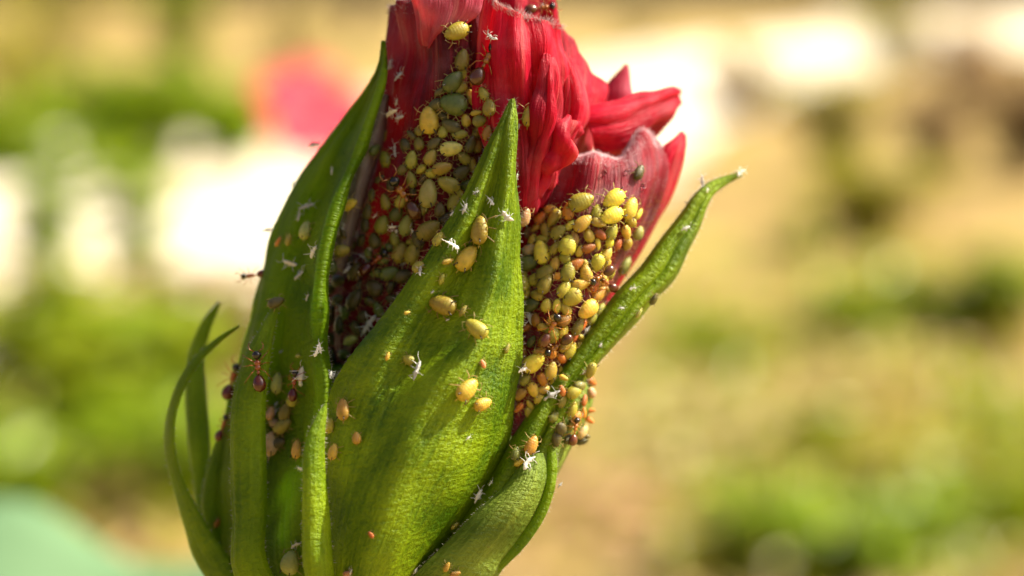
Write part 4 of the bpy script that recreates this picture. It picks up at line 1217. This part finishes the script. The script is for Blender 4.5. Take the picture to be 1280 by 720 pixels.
# (name, px, py of the foot, height, spread, leaves, leaf length, material, label, category)
PLANTS = [
    ('shrub', 160, 215, .46, .62, 1700, .11, 'lf_green', 'mid green shrub beyond the pale path', 'shrub'),
    ('shrub', 10, 225, .34, .4, 800, .10, 'lf_green', 'low green shrub beyond the path beside the larger one', 'shrub'),
    ('shrub', 285, 205, .34, .40, 1000, .10, 'lf_green', 'green shrub beyond the path behind the red flower', 'shrub'),
    ('shrub', 225, 95, 1.1, .6, 700, .14, 'lf_lime', 'light green shrub far beyond the path', 'shrub'),
    ('shrub', 80, 80, 1.3, 1.1, 900, .12, 'lf_yellow', 'dry yellow shrub far beyond the path', 'shrub'),
    ('shrub', 360, 80, .9, .9, 700, .12, 'lf_straw', 'straw coloured shrub far behind the red flower', 'shrub'),
    ('shrub', 30, 130, .6, .6, 500, .12, 'lf_yellow', 'yellowish shrub between the path and the dry shrub', 'shrub'),
    ('weed', 55, 480, .22, .20, 420, .07, 'lf_lime', 'lime green weed near the edge of the path', 'weed'),
    ('weed', 150, 570, .20, .22, 520, .07, 'lf_lime', 'bright lime weed tuft in the near soil', 'weed'),
    ('weed', 225, 510, .20, .20, 360, .07, 'lf_green', 'green weed in front of the path by the bud', 'weed'),
    ('weed', 10, 640, .14, .25, 240, .06, 'lf_green', 'green weed above the pale broad leaf', 'weed'),
    ('weed', 225, 630, .16, .20, 300, .06, 'lf_green', 'green weed low beside the arching bract', 'weed'),
    ('weed', 172, 400, .46, .10, 160, .09, 'lf_green', 'thin green weed standing before the sunlit sand', 'weed'),
    ('weed', 60, 330, .42, .16, 240, .09, 'lf_green', 'leafy green weed standing on the path edge', 'weed'),
    ('weed', 100, 430, .16, .30, 300, .07, 'lf_tan', 'dry tan weed before the sunlit sand', 'weed'),
    ('weed', 300, 450, .20, .3, 300, .07, 'lf_tan', 'tan dry weed just behind the hollow sepal', 'weed'),
    ('weed', 1085, 300, .26, .26, 700, .07, 'lf_yellow', 'yellow green weed tuft in the middle of the brown soil', 'weed'),
    ('weed', 1045, 225, .50, .30, 600, .08, 'lf_yellow', 'taller yellow green weed behind the yellow tuft', 'weed'),
    ('weed', 1005, 325, .16, .07, 160, .05, 'lf_lime', 'single lime leaf tuft glowing in the sun', 'weed'),
    ('weed', 1215, 410, .16, .32, 600, .07, 'lf_lime', 'spreading lime weed on the soil', 'weed'),
    ('weed', 1100, 420, .10, .26, 400, .06, 'lf_lime', 'flat lime weed carpet on the soil', 'weed'),
    ('weed', 1010, 570, .08, .08, 160, .05, 'lf_lime', 'little lime weed beside the pale dry leaves', 'weed'),
    ('weed', 1050, 730, .12, .18, 420, .05, 'lf_green', 'green weed in the nearest soil', 'weed'),
    ('weed', 1240, 690, .10, .14, 300, .05, 'lf_lime', 'bright weed in the nearest soil', 'weed'),
    ('weed', 890, 730, .07, .14, 160, .05, 'lf_yellow', 'yellowish weed in the nearest soil by the bud', 'weed'),
    ('weed', 885, 450, .07, .16, 260, .05, 'lf_lime', 'thin lime weed below the hooked sepal tip', 'weed'),
    ('weed', 1150, 620, .07, .16, 240, .05, 'lf_yellow', 'yellowish weed between pink and lime leaves', 'weed'),
    ('shrub', 1170, 225, .42, .30, 500, .08, 'lf_brown', 'brown withered shrub on the bare soil', 'shrub'),
    ('shrub', 1275, 215, .50, .46, 900, .09, 'lf_brown', 'taller brown withered shrub beside the other', 'shrub'),
    ('shrub', 1230, 130, .58, .8, 1000, .11, 'lf_brown', 'broad brown thicket at the end of the soil', 'shrub'),
    ('shrub', 790, 60, .6, .9, 600, .12, 'lf_straw', 'straw coloured shrub far along the path', 'shrub'),
    ('shrub', 920, 150, .35, .45, 500, .09, 'lf_brown', 'low brown shrub at the border of the path', 'shrub'),
    ('shrub', 945, 105, .4, .5, 400, .10, 'lf_straw', 'pale straw shrub standing on the far path', 'shrub'),
    ('shrub', 1120, 90, .8, .7, 700, .12, 'lf_yellow', 'yellow green shrub far along the path', 'shrub'),
]
for i, (nm, px, py, h, spd, nl, lf, mt, lab, cat) in enumerate(PLANTS):
    plant(nm, pp(px, py), h, spd, nl, lf, M[mt], lab, cat, 'shrubs around the path' if nm == 'shrub' else 'weeds on the soil', seed=100 + i)

# the same planting carries on to both sides of the frame
rng = random.Random(77)
KINDS = [('lf_green', 'green shrub further along the path', .5, .55, 700, .10), ('lf_straw', 'dry straw shrub further along the path', .5, .5, 500, .10), ('lf_lime', 'lime weed further out on the soil', .2, .25, 350, .07), ('lf_yellow', 'yellowish weed further out on the soil', .2, .25, 350, .07)]
proto = {}
for k in range(30):
    side = -1 if k % 2 else 1
    kd = rng.randrange(4)
    far = kd < 2
    px = 640 + side * rng.uniform(760, 1900)
    p = pp(px, rng.uniform(130, 230) if far else rng.uniform(280, 640))
    mt, lab, h, spd, nl, lf = KINDS[kd]
    grp = 'shrubs around the path' if far else 'weeds on the soil'
    if kd not in proto:
        proto[kd] = plant('shrub' if far else 'weed', p, h, spd, nl, lf, M[mt], lab, 'shrub' if far else 'weed', grp, seed=500 + kd)
    else:
        src = proto[kd]
        o = src.copy(); COL.objects.link(o); o.location = p; o.rotation_euler.z = rng.uniform(0, 6.28)
        sc_ = rng.uniform(.7, 1.2); o.scale = (sc_, sc_, sc_)
        for ch in list(src.children):
            c = ch.copy(); COL.objects.link(c); c.parent = o

# leaf litter and short grass: too many to count
def scatter(name, n, mat, region, lf, label, cat, seed, up=0.25):
    rng = random.Random(seed)
    acc = ([], [])
    for k in range(n):
        x, y = region(rng)
        p = at_ground(x, y); p.z = rng.uniform(.002, .02)
        if abs(p.x) > 14 or p.y > 24: continue
        d = rdir(rng, 0, up); n_ = (Vector((0, 0, 1)) + rdir(rng) * .5); n_ = (n_ - d * n_.dot(d)).normalized()
        L = lf * rng.uniform(.5, 1.4)
        leaf_quad(acc, p, d, n_, L, L * .5)
    o = link(name, mesh(name, acc[0], acc[1], smooth=False), mat)
    return tag(o, label, cat, kind='stuff')
def box(x0, y0, x1, y1):
    return lambda r: (r.uniform(x0, x1), r.uniform(y0, y1))
def blobs(lst):
    def g(r):
        x, y, sx, sy = r.choice(lst)
        return x + r.gauss(0, sx), max(30, y + r.gauss(0, sy))
    return g
scatter('leaf_litter', 5600, M['lf_tan'], box(-900, 150, 2200, 900), .05, 'tan dry leaves littering the soil', 'leaf litter', 1)
scatter('leaf_litter', 700, M['lf_straw'], blobs([(925, 540, 45, 22), (840, 560, 60, 30), (1040, 450, 40, 25), (900, 510, 50, 25)]), .05, 'pale straw leaves heaped on the soil', 'leaf litter', 2)
scatter('leaf_litter', 260, M['lf_pink'], blobs([(965, 632, 26, 16), (780, 660, 50, 40), (1250, 440, 40, 20), (850, 470, 30, 30)]), .045, 'pinkish dry leaves on the near soil', 'leaf litter', 3)
scatter('grass', 1300, M['lf_yellow'], blobs([(1080, 240, 60, 50), (1150, 450, 120, 60), (900, 600, 120, 80), (1200, 620, 80, 60), (60, 500, 80, 60)]), .05, 'short yellow green grass on the soil', 'grass', 4, .9)
scatter('grass', 1300, M['lf_lime'], blobs([(1150, 380, 110, 40), (1080, 690, 90, 30), (880, 430, 60, 50), (120, 560, 130, 70), (1250, 560, 50, 60)]), .05, 'short lime green grass on the soil', 'grass', 5, .9)

# the far red flower on its own stem
def far_flower():
    c = CAM + ray(393, 146) * 1.25
    foot = Vector((c.x - .02, c.y + .05, 0))
    root = empty('hibiscus_flower', foot)
    tag(root, 'red hibiscus flower in full bloom behind the bud', 'flower')
    pts = spl([Vector((0, 0, -.02)), (c - foot) * .5 + Vector((.03, .02, 0)), c - foot + Vector((.02, .03, -.03))], 12)
    v_, f_ = tube_mesh(pts, [.005 - .003 * i / 12 for i in range(13)], 8)
    link('stem', mesh('stem', v_, f_), M['stem'], root)
    face = (CAM - c).normalized() * .6 + Vector((.3, 0, .5)); face.normalize()
    a = face.orthogonal().normalized(); b = face.cross(a)
    for k in range(5):
        an = k * 2 * math.pi / 5
        d = (a * math.cos(an) + b * math.sin(an))
        s = face.cross(d)
        verts, faces = [], []
        for i in range(7):
            t = i / 6
            for j in range(7):
                u = j / 6 * 2 - 1
                wd = .023 * math.sin(math.pi * min(1, .12 + t * .80)) ** .7
                verts.append(c - foot + d * (.004 + t * .042) + s * u * wd + face * (.014 * t - .010 * t * t + .003 * math.sin(u * 5 + t * 6)))
        for i in range(6):
            for j in range(6):
                q = i * 7 + j
                faces.append((q, q + 1, q + 8, q + 7))
        link('petal', mesh('petal', verts, faces), M['lf_red'], root)
    v_, f_ = tube_mesh([c - foot, c - foot + face * .03, c - foot + face * .045], [.002, .0015, .0025], 6)
    link('stamen_column', mesh('stamen_column', v_, f_), M['lf_pink'], root)
far_flower()

# the pale broad leaf close behind, low on the left
def broad_leaf():
    c = P(60, 930, -175)
    foot = Vector((c.x - .10, c.y + .08, 0))
    root = empty('broad_leaf', foot)
    tag(root, 'pale bluish green broad leaf on a stalk below the bud', 'leaf')
    ax = Vector((.96, -.12, -.10)).normalized()
    n = Vector((.06, -.34, .93)); n = (n - ax * n.dot(ax)).normalized()
    s = n.cross(ax)
    verts, faces = [], []
    nu_, nv_ = 16, 24
    for i in range(nv_ + 1):
        t = i / nv_
        for j in range(nu_ + 1):
            u = j / nu_ * 2 - 1
            wd = .050 * math.sin(math.pi * (.04 + .95 * t ** .8)) ** .75 * (1 + .06 * math.sin(t * 22))
            verts.append(c - foot + ax * (t - .5) * .19 + s * u * wd + n * (.006 * abs(u) + .003 * math.sin(t * 22) * abs(u) - .018 * (t - .45) ** 2))
    for i in range(nv_):
        for j in range(nu_):
            q = i * (nu_ + 1) + j
            faces.append((q, q + 1, q + nu_ + 2, q + nu_ + 1))
    o = link('blade', mesh('blade', verts, faces), M['lf_sky_sheen'], root)
    md = o.modifiers.new('thickness', 'SOLIDIFY'); md.thickness = .0004
    pts = spl([Vector((0, 0, -.02)), (c - foot) * .55 + Vector((-.02, 0, 0)), c - foot - ax * .115 - Vector((0, 0, .012)), c - foot - ax * .086], 14)
    v_, f_ = tube_mesh(pts, [.004 - .0028 * i / 14 for i in range(15)], 8)
    link('leaf_stalk', mesh('leaf_stalk', v_, f_), M['stem'], root)
broad_leaf()

# distant trees along the horizon
def tree(x, y, h, cr_, mat, label, seed):
    rng = random.Random(seed)
    root = empty('tree', Vector((x, y, 0)))
    tag(root, label, 'tree', 'trees along the horizon')
    sv, sf = tube_mesh(spl([Vector((0, 0, -.1)), Vector((.1, 0, h * .35)), Vector((-.05, .1, h * .85))], 8), [h * .035 * (1 - i / 10) for i in range(9)], 8)
    for k in range(5):
        a = k * 1.3 + rng.random()
        b = len(sv)
        z0 = h * rng.uniform(.3, .6)
        v_, f_ = tube_mesh(spl([Vector((0, 0, z0)), Vector((math.cos(a) * cr_ * .4, math.sin(a) * cr_ * .4, z0 + h * .15)), Vector((math.cos(a) * cr_ * .8, math.sin(a) * cr_ * .8, z0 + h * .3))], 6), [h * .014 * (1 - i / 8) for i in range(7)], 6)
        sv += v_; sf += [tuple(i + b for i in q) for q in f_]
    link('trunk', mesh('trunk', sv, sf), M['bark'], root)
    acc = ([], [])
    cl = [(rdir(rng) * cr_ * rng.uniform(.2, .8), rng.uniform(.3, .5) * cr_) for _ in range(16)]
    for k in range(1500):
        c, r = rng.choice(cl)
        p = c + rdir(rng) * r * rng.random() ** .4
        p.z = p.z * .8 + h * .68
        d = rdir(rng, -.6, .5); n = Vector((0, 0, 1)) + rdir(rng) * .8; n = (n - d * n.dot(d)).normalized()
        L = rng.uniform(.2, .4)
        leaf_quad(acc, p, d, n, L, L * .55)
    fo = link('crown', mesh('crown', acc[0], acc[1], smooth=False), mat, root)
    fo['kind'] = 'stuff'
for i, (x, y, h, c, m, lab) in enumerate([(-9, 26, 6, 3, 'lf_green', 'green tree far behind the shrubs'), (-16, 32, 8, 4, 'lf_lime', 'tall light green tree on the horizon'), (-3, 34, 7, 3.5, 'lf_yellow', 'yellowish tree on the horizon behind the bud'),
                                          (13, 40, 7, 3.5, 'lf_green', 'green tree far beyond the pale path'), (18, 30, 6, 3, 'lf_brown', 'brownish tree far beyond the withered shrubs')]):
    tree(x, y, h, c, M[m], lab, 300 + i)
